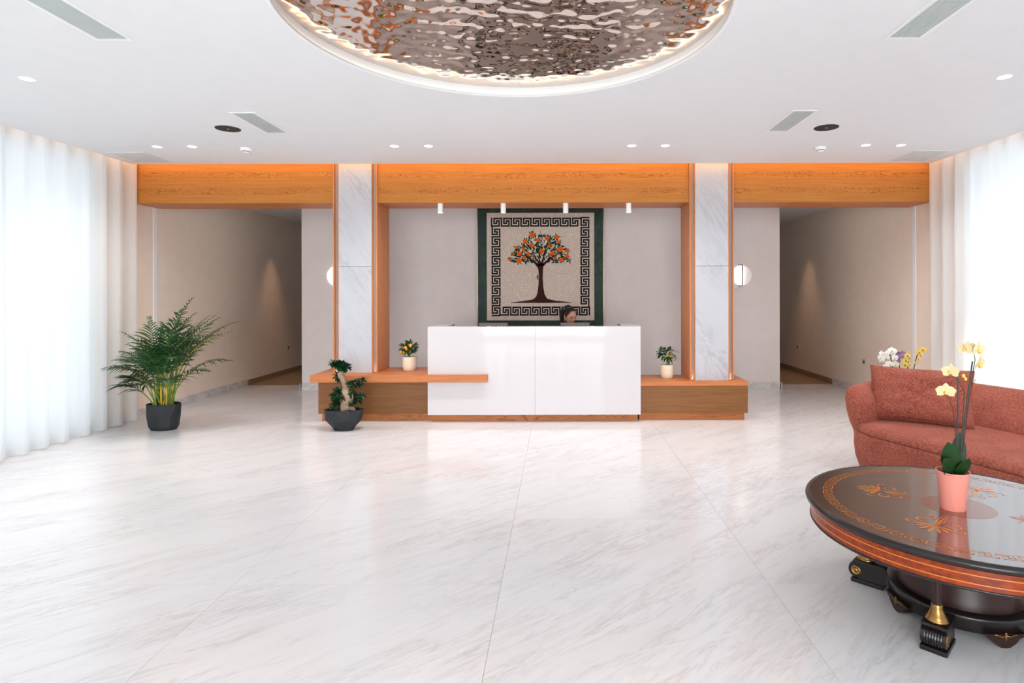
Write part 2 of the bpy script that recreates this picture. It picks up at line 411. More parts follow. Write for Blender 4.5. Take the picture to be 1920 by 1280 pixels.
# ceiling: plane with a round opening for the dome
DX, DY, DR = -.285, 3.29, 1.24
x0, x1, y0, y1 = -4.94, 4.36, YR, 6.86
angs = sorted([2 * PI * k / 120 for k in range(120)] + [math.atan2(y - DY, x - DX) % (2 * PI) for x in (x0, x1) for y in (y0, y1)])
g = G(); inner = []; outer = []
for a in angs:
    c, s = math.cos(a), math.sin(a); inner.append((DX + DR * c, DY + DR * s))
    t = min((x1 - DX) / c if c > 1e-9 else 1e9, (x0 - DX) / c if c < -1e-9 else 1e9, (y1 - DY) / s if s > 1e-9 else 1e9, (y0 - DY) / s if s < -1e-9 else 1e9)
    outer.append((DX + t * c, DY + t * s))
n = len(angs)
v = [(p[0], p[1], ZC) for p in inner] + [(p[0], p[1], ZC) for p in outer] + [(p[0], p[1], ZC + .075) for p in inner] + [(p[0], p[1], ZC + .03) for p in outer]
f = []
for i in range(n):
    j = (i + 1) % n; f += [(i, j, n + j, n + i), (i, 2 * n + i, 2 * n + j, j), (n + i, n + j, 3 * n + j, 3 * n + i), (2 * n + i, 3 * n + i, 3 * n + j, 2 * n + j)]
struct(g.add(v, f), 'ceiling', M['ceil'], label='white plaster ceiling with a round opening')
g = G()   # upper ceiling above the light slots (leaves room for the dome)
g.box(XL - .1, XR + .1, 6.72, 7.5, 3.14, 3.2).box(XL - .3, -4.7, YR, 6.9, 3.16, 3.2).box(4.12, XR + .3, YR, 6.9, 3.16, 3.2)
g.box(XL - .3, -4.85, 6.9, 7.5, 3.16, 3.2)
struct(g, 'ceiling_upper', M['ceil'], label='recessed slot ceiling above beams and curtains')
struct(G().box(XL - .1, XR + .1, 7.46, 12.1, 2.87, 2.93), 'ceiling_hall', M['ceil'], label='lower ceiling over the corridors and desk alcove')

# far walls: centre wall between two corridor openings
HL, HR = -3.955, 3.425
struct(G().box(HL, HR, YB, YB + .25, 0, 2.87), 'wall_far', M['wall'], label='greige painted wall behind the reception desk')
struct(G().box(HL, HL + .2, YB + .25, 12.0, 0, 2.87), 'wall_corridor_left', M['wall_dim'], label='inner wall of the left corridor')
struct(G().box(HR - .2, HR, YB + .25, 12.0, 0, 2.87), 'wall_corridor_right', M['wall_dim'], label='inner wall of the right corridor')
struct(G().box(XL - .1, HL + .2, 12.0, 12.1, 0, 2.87), 'wall_end_left', M['wall_dim'], label='end wall of the left corridor')
struct(G().box(HR - .2, XR + .1, 11.85, 11.95, 0, 2.87), 'wall_end_right', M['wall_dim'], label='end wall of the right corridor')
def side_wall(name, xi, sgn, lab):
    g = G(); a, b = sorted((xi, xi + sgn * .12))
    g.box(a, b, 6.42, 12.1, 0, 3.2); g.box(a, b, YR - .1, 6.42, 3.0, 3.2); g.box(a, b, YR - .1, 6.42, -.1, .03); g.box(a, b, YR - .2, YR + .1, 0, 3.2)
    struct(g, name, M['wallw'], label=lab)
side_wall('wall_left', XL, -1, 'warm grey wall running into the left corridor')
side_wall('wall_right', XR, 1, 'warm grey wall running into the right corridor')
# rear wall behind the camera with a glazed front
g = G(); g.box(XL - .1, -2.5, YR - .15, YR, 0, 3.2).box(1.6, XR + .1, YR - .15, YR, 0, 3.2).box(-2.5, 1.6, YR - .15, YR, 2.92, 3.2)
struct(g, 'wall_rear', M['wall'], label='rear wall around the glazed entrance')
def window(n, x0, x1, y0, y1, z0, z1, nx, axis):
    w = struct(G().add([], []), 'window_%d' % n, M['frame']) if False else None
    g = G(); t = .03
    if axis == 'y':
        m = (x0 + x1) / 2
        g.box(m - t, m + t, y0, y1, z0, z0 + .06).box(m - t, m + t, y0, y1, z1 - .06, z1)
        for k in range(nx + 1):
            y = y0 + (y1 - y0) * k / nx; g.box(m - t, m + t, y - .03, y + .03, z0, z1)
    else:
        m = (y0 + y1) / 2
        g.box(x0, x1, m - t, m + t, z0, z0 + .06).box(x0, x1, m - t, m + t, z1 - .06, z1)
        for k in range(nx + 1):
            x = x0 + (x1 - x0) * k / nx; g.box(x - .03, x + .03, m - t, m + t, z0, z1)
    w = struct(g, 'window_%d' % n, M['frame'], label='framed glazing')
    for k in range(nx):
        if axis == 'y': q = G().box(m - .004, m + .004, y0 + (y1 - y0) * k / nx + .03, y0 + (y1 - y0) * (k + 1) / nx - .03, z0 + .06, z1 - .06)
        else: q = G().box(x0 + (x1 - x0) * k / nx + .03, x0 + (x1 - x0) * (k + 1) / nx - .03, m - .004, m + .004, z0 + .06, z1 - .06)
        q.build('pane', M['glass'], w)
    return w
window(1, XL - .11, XL - .05, YR + .1, 6.42, .03, 3.0, 8, 'y')
window(2, XR + .05, XR + .11, YR + .1, 6.42, .03, 3.0, 8, 'y')
w3 = window(3, -2.5, 1.6, YR - .12, YR - .04, 0, 2.92, 4, 'x')
for k in range(11):
    o = G().box(-.05, .05, -.03, .03, .6, 2.9).build('fin', M['frame'], w3); o.location = (-2.4 + k * .385, YR - .32, 0)
# outside terrace behind the glazing, with vertical slats that stripe the sun
struct(G().box(-14, 13, -16, YR - .16, -.3, -.12), 'floor_terrace', plain('terrace_stone', (190, 184, 176), .8), label='stone terrace outside')
struct(G().box(XL - .4, XR + .4, YR - .25, 12.2, 3.2, 3.32), 'ceiling_light_block', M['ceil'], label='unseen slab added over the lobby to block light leaks')  # added out of view to stop sun and sky leaking over the ceiling
# skirting
g = G().box(XL, XL + .012, 6.45, 9.56, 0, .1); struct(g, 'baseboard_left', M['skirt_marble'], label='veined marble skirting of the left wall')
g = G().box(XR - .012, XR, 6.45, 9.56, 0, .1); struct(g, 'baseboard_right', M['skirt_marble'], label='veined marble skirting of the right wall')
g = G().box(HL - .03, HR + .03, YB - .015, YB, 0, .105).box(HL - .015, HL, YB - .015, YB + .25, 0, .105).box(HR, HR + .015, YB - .015, YB + .25, 0, .105)
struct(g, 'baseboard_far', M['skirt_marble'], label='pale marble skirting of the desk wall')
brn = plain('brown_skirting', (150, 124, 100), .5)
g = G().box(XL, XL + .012, 9.56, 12, 0, .09).box(XR - .012, XR, 9.56, 11.85, 0, .09).box(HR, XR, 11.838, 11.85, 0, .09).box(XL, HL, 11.99, 12, 0, .09)
struct(g, 'baseboard_corridor', brn, label='brown skirting inside the corridors')
struct(G().box(XL, XL + .006, 7.34, 7.40, .1, 2.87), 'trim_1', M['white'], label='thin vertical joint strip on the left wall')
struct(G().box(XR - .006, XR, 7.34, 7.40, .1, 2.87), 'trim_2', M['white'], label='thin vertical joint strip on the right wall')

# ---------------------------------------------------------------- light slots
led = G().box(-4.93, -4.915, YR + .2, 6.8, 3.125, 3.14)
tag(led.build('cove_light', M['led_cove']), 'warm light strip in the slot above the left curtain', 'light strip')
led = G().box(4.335, 4.35, YR + .2, 6.8, 3.125, 3.14)
tag(led.build('cove_light', M['led_cove']), 'warm light strip in the slot above the right curtain', 'light strip')
tag(G().box(XL + .1, XR - .1, 6.865, 6.88, 3.1, 3.12).build('slot_light', M['led_beam']), 'amber light strip in the ceiling slot over the wood beams', 'light strip')

# ---------------------------------------------------------------- curtains
def curtain(xc, flip, label, seed):
    rnd = random.Random(seed)
    pts = []; y = YR + .12; ph = rnd.random() * 6
    ny = 1300; ya, yb = YR + .12, 6.93
    vs = []; fs = []; zs = [.012, .25, .8, 1.5, 2.2, 2.8, 3.02, 3.1]
    for i in range(ny + 1):
        y = ya + (yb - ya) * i / ny
        ph += (2 * PI / .235) * (yb - ya) / ny * (1 + .25 * noise.noise(Vector((y * 1.7, seed, 0))))
        for z in zs:
            sw = .6 + .4 * (1 - z / 3.1) ; amp = .036 * (1 + .25 * noise.noise(Vector((y * 2.3, seed + 5, z * .3))))
            s = math.sin(ph + .25 * noise.noise(Vector((y * 1.2, z * .8, seed))) )
            s = math.copysign(abs(s) ** .75, s)
            vs.append((xc + flip * amp * s, y + .012 * math.cos(ph * 2) + .012 * (1 - z / 3.1) * noise.noise(Vector((y * 3, z, seed))), z))
    m = len(zs)
    for i in range(ny):
        for k in range(m - 1): fs.append((i * m + k, (i + 1) * m + k, (i + 1) * m + k + 1, i * m + k + 1))
    o = G().add(vs, fs).build('curtain', M['curtain'], None, 'all')
    return tag(o, label, 'curtain')
curtain(-4.975, 1, 'long sheer white pleated curtain along the left wall', 3)
curtain(4.395, -1, 'long sheer white pleated curtain along the right wall', 8)

# ---------------------------------------------------------------- wood beams
BY0, BY1, BZ = 7.0, 7.47, 2.567
def beam(xa, xb, label, joints=()):
    t = thing('wood_beam', label, 'beam', ((xa + xb) / 2, BY0, BZ))
    cx = (xa + xb) / 2; e = [xa] + list(joints) + [xb]
    for i in range(len(e) - 1):
        G().box(e[i] - cx + .0004, e[i + 1] - cx - .0004, 0, .018, 0, .545, .001).build('front_panel', M['beam'], t)
    G().box(xa - cx, xb - cx, .0182, BY1 - BY0, 0, .018).build('underside', M['board'] if 0 else M['slab'], t)
    G().box(xa - cx, xb - cx, BY1 - BY0 - .018, BY1 - BY0, .018, .3).build('back_panel', M['slab'], t)
    return t
CL = (-2.66, -2.135); CR = (2 * AX - CL[1], 2 * AX - CL[0])
beam(XL + .005, CL[0] - .001, 'honey oak beam over the left corridor beside the left curtain')
beam(CL[1] + .001, CR[0] - .001, 'middle honey oak beam above the reception desk with four spotlights under it', [AX])
beam(CR[1] + .001, XR - .005, 'honey oak beam over the right corridor beside the right curtain')

# ---------------------------------------------------------------- columns
LZ, RZ = .557, .456
def column(cx, zb, label):
    t = thing('column', label, 'column', (cx, 6.97, zb))
    H = 3.13 - zb; zj = 1.81 - zb
    G().box(-.194, .194, 0, .48, 0, zj - .0015, .001).build('marble_slab', M['col_marble'], t)
    G().box(-.194, .194, 0, .48, zj + .0015, H, .001).build('marble_slab', M['col_marble'], t)
    for s in (-1, 1):
        a, b = sorted((s * .195, s * .205)); G().box(a, b, .002, .2, 0, H).build('edge_strip', M['board'], t)
        a, b = sorted((s * .2625, s * .2465)); G().box(a, b, .0, .5, 0, H - .0, .002).build('fin', M['board'], t)
        a, b = sorted((s * .2055, s * .246)); G().box(a, b, .035, .05, 0, H).build('channel_back', M['taupe'], t)
    return t
cL = (CL[0] + CL[1]) / 2; cR = (CR[0] + CR[1]) / 2
column(cL, LZ, 'white marble column with oak edges left of the desk')
column(cR, RZ, 'white marble column with oak edges right of the desk')
for x, z, lab in ((cL - .226, LZ, 'small uplight at the outer foot of the left column'), (cL + .226, LZ, 'small uplight at the inner foot of the left column'),
                  (cR - .226, RZ, 'small uplight at the inner foot of the right column'), (cR + .226, RZ, 'small uplight at the outer foot of the right column')):
    t = thing('uplight', lab, 'light', (x, 7.0, z))
    G().lathe([(0, 0), (.017, 0), (.018, .006), (.013, .009), (.0125, .006)], 20).build('bezel', M['chrome'], t, True)
    G().lathe([(0, .0065), (.0125, .0065)], 20).build('lens', M['lamp_w'], t)
    lamp('uplight_glow', 'SPOT', (x, 7.0, z + .02), (PI, 0, 0), .45, (1, .62, .36), spot_size=D2R(50), spot_blend=.8, shadow_soft_size=.008)

# ---------------------------------------------------------------- reception desk and benches
DXL, DXR, DYF, DZT = -1.505, .954, 6.80, 1.106
t = thing('reception_desk', 'white polished onyx reception desk on an oak plinth', 'desk', ((DXL + DXR) / 2, DYF, 0))
hw = (DXR - DXL) / 2; jx = (1003 - U0) * DYF / F - (DXL + DXR) / 2
G().box(-hw, jx - .0008, 0, .14, .088, DZT, .002).build('front_slab', M['onyx'], t)
G().box(jx + .0008, hw, 0, .14, .088, DZT, .002).build('front_slab', M['onyx'], t)
for s in (-1, 1):
    a, b = sorted((s * hw, s * (hw - .2))); G().box(a, b, .142, .66, .088, DZT, .002).build('side_slab', M['onyx'], t)
G().box(-hw + .025, hw - .025, .09, .64, 0, .0875).build('plinth', M['plinth'], t)
G().box(-hw + .201, hw - .201, .142, .66, .72, .75, .003).build('worktop', M['slab'], t)

def bench(x0, x1, zt, th, yf, label, left):
    t = thing('bench', label, 'bench', ((x0 + x1) / 2, yf, 0)); c = (x0 + x1) / 2
    return t, c
t, c = bench(-2.80, DXL - .002, LZ, .085, 6.88, 'left oak bench with thick cantilevered top slab running in front of the desk', True)
G().box(-2.80 - c, DXL - .004 - c, 0, .57, .088, .471, .002).build('body_panel', M['panel'], t)
G().box(-2.775 - c, DXL + .02 - c, .05, .55, 0, .087).build('plinth', M['plinth'], t)
g = G().prism([(-2.838 - c, -.14), (-.811 - c, -.14), (-.811 - c, -.082), (DXL - .003 - c, -.082), (DXL - .003 - c, .60), (-2.838 - c, .60)], .472, LZ, 'z')
o = g.build('top_slab', M['slab'], t); b = o.modifiers.new('bevel', 'BEVEL'); b.width = .006; b.segments = 2
t, c = bench(DXR + .002, 2.223, RZ, .05, 6.88, 'right oak bench with thin top beside the desk', False)
G().box(DXR + .004 - c, 2.215 - c, 0, .55, .088, RZ - .052, .002).build('body_panel', M['panel'], t)
G().box(DXR - .03 - c + .03, 2.19 - c, .05, .53, 0, .087).build('plinth', M['plinth'], t)
G().box(DXR + .003 - c, 2.223 - c, -.004, .57, RZ - .05, RZ, .002).build('top_slab', M['slab'], t)

# monitors behind the desk
for u, lab in ((925, 'computer monitor at the left end of the desk'), (1078, 'computer monitor in front of the seated receptionist')):
    x = (u - U0) * 7.36 / F
    t = thing('monitor', lab, 'monitor', (x, 7.36, .75))
    G().box(-.18, .18, -.012, .012, .145, .372, .004).build('housing', M['glassdark'], t)
    G().box(-.172, .172, .0122, .014, .155, .362).build('screen', M['black'], t)
    G().box(-.02, .02, -.03, -.012, .01, .25, .003).build('stand', M['glassdark'], t)
    G().box(-.09, .09, -.09, .07, 0, .012, .003).build('foot', M['glassdark'], t)

# ---------------------------------------------------------------- ceiling spots, downlights, vents, speakers, detectors, hatches
names = ['leftmost', 'second from the left', 'second from the right', 'rightmost']
for i, u in enumerate((826, 944, 1061, 1179)):
    x = (u - U0) * 7.07 / F
    t = thing('spotlight', 'white cylinder spotlight under the middle beam, %s of four' % names[i], 'spotlight', (x, 7.07, BZ), group='cylinder spotlights under the middle beam')
    G().lathe([(0, 0), (.032, 0), (.032, -.108), (.028, -.111), (.026, -.106)], 24).build('housing', M['white'], t, True)
    G().lathe([(0, -.104), (.026, -.104)], 24).build('lens', M['lamp_w'], t)
dl = [(-3.706, 4.12, 'round recessed downlight nearest the left curtain'), (3.124, 4.12, 'round recessed downlight nearest the right curtain at the upper right'),
      (-4.098, 6.03, 'left one of the downlight pair by the left ceiling hatch'), (-3.738, 6.03, 'downlight between the left hatch pair and the left smoke detector'),
      (-1.67, 6.03, 'left one of the downlight pair in front of the left column'), (-1.321, 6.03, 'right one of the downlight pair in front of the left column'),
      (.759, 6.03, 'left one of the downlight pair in front of the right column'), (1.102, 6.03, 'right one of the downlight pair in front of the right column'),
      (3.154, 6.03, 'downlight just right of the right smoke detector'), (3.514, 6.03, 'downlight of the right pair nearer the right curtain')]
proto = None
for x, y, lab in dl: lamp('downlight_beam', 'SPOT', (x, y, ZC - .01), (0, 0, 0), 50, (1, .985, .97), spot_size=D2R(140), spot_blend=1, shadow_soft_size=.04)
for x, y, lab in dl:
    if proto is None:
        t = thing('downlight', lab, 'downlight', (x, y, ZC), group='recessed ceiling downlights')
        G().lathe([(.043, 0), (.049, 0), (.0495, -.003), (.044, -.004), (.042, -.001)], 28).build('trim_ring', M['white'], t, True)
        G().lathe([(0, -.0015), (.0428, -.0015)], 28).build('lens', M['lamp_w'], t)
        proto = t
    else: dup(proto, (x, y, ZC), label=lab)
def vent(x0, x1, y0, y1, label):
    t = thing('air_vent', label, 'vent', ((x0 + x1) / 2, (y0 + y1) / 2, ZC)); w, h = (x1 - x0) / 2, (y1 - y0) / 2; b = .022
    g = G().box(-w, w, -h, -h + b, -.006, -.0005).box(-w, w, h - b, h, -.006, -.0005).box(-w, -w + b, -h + b, h - b, -.006, -.0005).box(w - b, w, -h + b, h - b, -.006, -.0005)
    g.build('frame', M['white'], t)
    G().box(-w + b, w - b, -h + b, h - b, -.0012, -.0005).build('backing', M['grille'], t)
    n = 14
    first = None
    for k in range(n):
        x = -w + b + (2 * w - 2 * b) * (k + .5) / n
        if first is None: first = G().box(-.0028, .0028, -h + b, h - b, -.0055, -.0012).build('slat', M['grille'], t); first.location.x = x
        else:
            c = first.copy(); C.objects.link(c); c.location.x = x
    return t
vent(-2.73, -2.51, 4.889, 5.525, 'short grey ceiling air vent beside the left speaker')
vent(1.935, 2.155, 4.86, 5.50, 'short grey ceiling air vent beside the right speaker')
vent(-2.725, -2.505, 1.6, 3.49, 'long grey ceiling air vent at the upper left')
vent(1.93, 2.15, 1.6, 3.49, 'long grey ceiling air vent at the upper right')
for x, lab in ((-3.009, 'round black ceiling speaker beside the left small vent'), (2.454, 'round black ceiling speaker beside the right small vent')):
    t = thing('ceiling_speaker', lab, 'speaker', (x, 5.38, ZC))
    G().lathe([(0, -.004), (.09, -.0045), (.098, -.003)], 40).build('grille', M['black'], t, True)
    G().lathe([(.098, -.003), (.1, -.005), (.106, -.004), (.107, 0)], 40).build('rim', M['black'], t, True)
    G().lathe([(0, -.0075), (.008, -.007), (.01, -.004)], 16).build('badge', M['chrome'], t, True)
for x, lab in ((-3.235, 'white round smoke detector on the left of the ceiling'), (2.73, 'white round smoke detector on the right of the ceiling')):
    t = thing('smoke_detector', lab, 'smoke detector', (x, 6.12, ZC))
    G().lathe([(0, 0), (.056, 0), (.056, -.012), (.05, -.022), (.05, -.03), (0, -.03)], 32).build('base', M['white'], t, True)
    G().lathe([(.036, -.03), (.034, -.036), (0, -.036)], 32).build('chamber', M['black'], t, True)
    G().lathe([(.034, -.036), (.03, -.046), (0, -.05)], 32).build('cap', M['white'], t, True)
for xa, xb, lab in ((-4.81, -4.40, 'flush ceiling access hatch at the left curtain end'), (3.79, 4.20, 'flush ceiling access hatch at the right curtain end')):
    t = thing('access_hatch', lab, 'hatch', ((xa + xb) / 2, 6.5, ZC)); w = (xb - xa) / 2
    G().box(-w, w, -.24, .24, -.003, -.0005).build('frame', M['white'], t)
    G().box(-w + .012, w - .012, -.228, .228, -.005, -.003, .001).build('door', plain('hatch_paint', (212, 218, 220), .6), t)

# ---------------------------------------------------------------- dome: rippled mirror steel
t = thing('ceiling_dome', 'round rippled mirror steel dome recessed in the ceiling with warm rim light', 'ceiling light', (DX, DY, ZC + .075))
G().lathe([(1.24, -.075), (1.238, -.0775), (1.222, -.0775), (1.220, -.076), (1.220, -.062), (1.222, -.060), (1.2265, -.066), (1.236, -.066), (1.2365, .0)], 200).build('lip', M['white'], t, True)
G().lathe([(1.2275, -.0645), (1.2345, -.0645)], 160).build('light_strip', M['led_warm'], t)
RS = np.random.RandomState(11); waves = []
for k in range(110):
    lam = .055 + .12 * RS.rand() ** 1.3; th = RS.rand() * 2 * PI; ph = RS.rand() * 2 * PI
    waves.append((2 * PI / lam * math.cos(th), 2 * PI / lam * math.sin(th), ph, lam))
def ripple(x, y):
    z = np.zeros_like(x)
    for kx, ky, ph, lam in waves: z += np.sin(kx * x + ky * y + ph) * lam
    return z * RIP
RIP = .0014
def dish(r): return -.001 + .032 * (1 - (r / 1.236) ** 2)
NR = 120; NA = 150; RO = 1.236
for k in range(6):
    a0 = PI / 2 + k * PI / 3 + .0004; a1 = PI / 2 + (k + 1) * PI / 3 - .0004
    r = np.linspace(.004, RO, NR)[:, None] * np.ones((1, NA)); a = np.linspace(a0, a1, NA)[None, :] * np.ones((NR, 1))
    x = r * np.cos(a); y = r * np.sin(a); z = dish(r) + ripple(x, y)
    me = bpy.data.meshes.new('steel_panel')
    co = np.stack([x, y, z], -1).reshape(-1, 3)
    i = np.arange(NR - 1)[:, None] * NA + np.arange(NA - 1)[None, :]
    fq = np.stack([i, i + 1, i + NA + 1, i + NA], -1).reshape(-1, 4)
    me.from_pydata(co.tolist(), [], fq.tolist()); me.update()
    new_obj('steel_panel', me, M['steel'], t, True)
G().lathe([(0, .06), (1.30, .06), (1.30, -.05)], 96).build('backing', M['black'], t)

# ---------------------------------------------------------------- wall sconces and sockets
for x, lab in ((2.82, 'white disc wall sconce right of the right column'), (2 * AX - 2.82, 'white disc wall sconce half hidden by the left column')):
    t = thing('wall_sconce', lab, 'wall light', (x, YB, 1.757))
    disc = lambda s: [(.158 * math.cos(a) , .158 * math.sin(a)) for a in [PI / 2 + s * PI * k / 24 for k in range(25)]]
    G().prism([(p[0] + .006, p[1]) for p in disc(1)], -.05, -.035, 'y').build('left_half', emit('sconce_opal', (1, .93, .88), .42), t)
    G().prism([(p[0] + .006, p[1]) for p in disc(-1)], -.03, -.015, 'y').build('right_half', plain('sconce_plaster', (246, 242, 243), .5, var=.01), t)
    G().box(-.004, .010, -.078, -.066, -.165, .165).box(-.035, .008, -.06, 0, .155, .165).box(-.035, .008, -.06, 0, -.165, -.155).build('bracket', plain('bronze_bracket', (60, 34, 28), .4), t)
    G().box(-.003, .009, -.064, -.052, -.14, .14).build('light_bar', M['lamp_s'], t)
def socket(x, y, s, lab):
    t = thing('wall_socket', lab, 'socket', (x, y, .48))
    a, b = sorted((0, s * .008)); G().box(a, b, -.045, .045, -.045, .045, .003).build('plate', M['socket'], t)
    a, b = sorted((s * .0081, s * .0095)); G().prism([(.02 * math.cos(q), .02 * math.sin(q)) for q in [2 * PI * k / 16 for k in range(16)]], a, b, 'x').build('outlet', M['trousers'], t)
socket(XL, 11.0, 1, 'socket on the left corridor wall')
socket(XR, 10.94, -1, 'square wall socket deep in the right corridor')
socket(XR, 8.58, -1, 'square wall socket on the right wall left of the white orchids')
lamp('corridor_spot', 'SPOT', (-4.72, 10.35, 2.85), (D2R(0), D2R(-4), 0), 42, (1, .6, .34), spot_size=D2R(56), spot_blend=.9, shadow_soft_size=.03)
lamp('corridor_spot', 'SPOT', (4.14, 10.45, 2.85), (D2R(0), D2R(4), 0), 42, (1, .6, .34), spot_size=D2R(56), spot_blend=.9, shadow_soft_size=.03)

# ---------------------------------------------------------------- mural
MX0, MX1 = -1.228, .696; MS = MX1 - MX0; mcx = (MX0 + MX1) / 2; mcz = 1.897
t = thing('mosaic_mural', 'square mosaic of an orange tree with a key border and green marble frame', 'mural', (mcx, YB - .03, mcz))
h = MS / 2; q = h - .135
G().prism([(-h, h), (h, h), (q, q), (-q, q)], -.022, .03, 'y').build('frame_side', M['green'], t)
G().prism([(-h, -h), (-q, -q), (q, -q), (h, -h)], -.022, .03, 'y').build('frame_side', M['green'], t)
G().prism([(-h, h), (-q, q), (-q, -q), (-h, -h)], -.022, .03, 'y').build('frame_side', M['green'], t)
G().prism([(h, h), (h, -h), (q, -q), (q, q)], -.022, .03, 'y').build('frame_side', M['green'], t)
G().box(-h - .012, -h, -.018, .03, -h, h).box(h, h + .012, -.018, .03, -h, h).build('edge_strip', M['brass'], t)
G().box(-q + .001, q - .001, -.012, .028, -q + .001, q - .001).build('mosaic_panel', M['mosaic'], t)
u = MS * .8 / 80.0     # stroke width of the key pattern (188 px of 235 px over 80 strokes)
path = [(6, 0), (0, 0), (0, 4), (2, 4), (2, 2), (4, 2), (4, 6), (-2, 6), (-2, 0)]
def key_geo():
    g = G()
    for a, b in zip(path[:-1], path[1:]):
        xa, xb = sorted((a[0], b[0])); za, zb = sorted((a[1], b[1]))
        g.box((xa - .6) * u, (xb + .6) * u, -.0155, -.0115, -(zb + .6) * u, -(za - .6) * u)
    return g
first = None
for side in range(4):
    for k in range(9):
        if first is None: o = first = key_geo().build('key_motif', M['keym'], t)
        else: o = first.copy(); C.objects.link(o)
        R = Matrix.Rotation(side * PI / 2, 4, 'Y')
        p = Vector(((-39 + 2 + 7.85 * k) * u, -.0003 * side, 39 * u - u * .5))
        o.matrix_local = R @ Matrix.Translation(p)
def cm(x, y):   # point of the picture panel, in the drawing's own 0..1280 grid
    return ((x - 632) / 4.7407 / 235 * MS, -(y - 615) / 4.7407 / 235 * MS)
def stroke(g, pts, ws, lo=-.0165, hi=-.0115):
    P = [Vector(cm(*p)) for p in pts]; L = []; Rr = []
    for i, p in enumerate(P):
        d = (P[min(i + 1, len(P) - 1)] - P[max(i - 1, 0)]).normalized(); nn = Vector((-d.y, d.x)) * ws[i] * .5 / 4.7407 / 235 * MS
        L.append(tuple(p + nn)); Rr.append(tuple(p - nn))
    for i in range(len(P) - 1): g.prism([L[i], L[i + 1], Rr[i + 1], Rr[i]], lo, hi, 'y')
g = G()
g.prism([cm(*p) for p in [(360, 934), (470, 922), (560, 908), (590, 886), (605, 845), (613, 780), (617, 700), (612, 640), (600, 600), (625, 590), (660, 592), (655, 640), (652, 720), (657, 800), (668, 860), (690, 900), (760, 918), (910, 934), (905, 937), (640, 938), (365, 937)]], -.0165, -.0115, 'y')
stroke(g, [(612, 610), (575, 568), (535, 543), (500, 528), (470, 510)], [26, 20, 15, 11, 5])
stroke(g, [(628, 606), (605, 565), (588, 540), (570, 500), (545, 440)], [18, 13, 10, 8, 3])
stroke(g, [(640, 606), (658, 540), (672, 470), (690, 400)], [22, 15, 10, 4])
stroke(g, [(650, 606), (690, 565), (730, 535), (775, 510), (830, 490), (870, 480)], [24, 18, 13, 10, 7, 3])
stroke(g, [(635, 606), (622, 550), (620, 480), (612, 400)], [16, 11, 7, 3])
stroke(g, [(610, 730), (603, 705), (612, 690)], [9, 12, 9])
stroke(g, [(645, 380), (640, 330), (625, 292)], [4, 4, 2]); stroke(g, [(400, 556), (375, 552)], [3, 3]); stroke(g, [(830, 545), (885, 553)], [3, 3])
g.build('tree_trunk', M['trunkm'], t)
fr = [(558, 333, 22), (608, 378, 18), (692, 365, 20), (778, 352, 20), (792, 398, 15), (497, 392, 20), (556, 425, 20), (422, 443, 15), (484, 462, 17), (442, 500, 20), (392, 502, 10), (360, 556, 14), (440, 562, 24), (522, 502, 17), (553, 518, 12), (488, 535, 16), (642, 477, 22), (710, 433, 16), (740, 493, 19), (718, 516, 12), (757, 542, 14), (808, 462, 25), (872, 465, 14), (867, 518, 18), (817, 555, 20), (885, 552, 9)]
rnd = random.Random(5); gl = G(); gw = G(); n = 0
def mleaf(g, x, y, a, L, w, lo, hi):
    P = []
    for k in range(8):
        s = k / 8 * 2 * PI; px = L / 2 * math.cos(s); py = w / 2 * math.sin(s) * (1 - .3 * math.cos(s))
        P.append(cm(x + px * math.cos(a) - py * math.sin(a), y + px * math.sin(a) + py * math.cos(a)))
    g.prism(P, lo, hi, 'y')
for fx, fy, r in fr:
    for k in range(5):
        a = rnd.random() * 2 * PI; mleaf(gl, fx + math.cos(a) * r * 1.15, fy + math.sin(a) * r * 1.15, a, 30, 10, -.0165 - .0001 * rnd.random(), -.0115)
while n < 400:
    a = PI * (1 + rnd.random()); rr = rnd.random() ** .5
    x = 632 + 262 * rr * math.cos(a); y = 565 + 232 * rr * math.sin(a) + (18 if abs(math.cos(a)) > .6 else 0)
    if y > 575 and abs(x - 632) < 60: continue
    mleaf(gl if n % 5 else gw, x, y, math.atan2(y - 620, x - 632) + rnd.uniform(-.9, .9), rnd.uniform(24, 42), rnd.uniform(8, 13), -.0158 - .0004 * rnd.random(), -.0115); n += 1
tag(gl.build('foliage', M['leafm'], t), kind='stuff'); tag(gw.build('pale_foliage', M['leafmw'], t), kind='stuff')
for fx, fy, r in fr:
    x, z = cm(fx, fy); s = r / 4.7407 / 235 * MS
    G().prism([(x + s * math.cos(2 * PI * k / 12) * (1.1 if r > 18 else 1), z + s * math.sin(2 * PI * k / 12)) for k in range(12)], -.0178, -.0115, 'y').build('fruit', M['fruitm'], t)

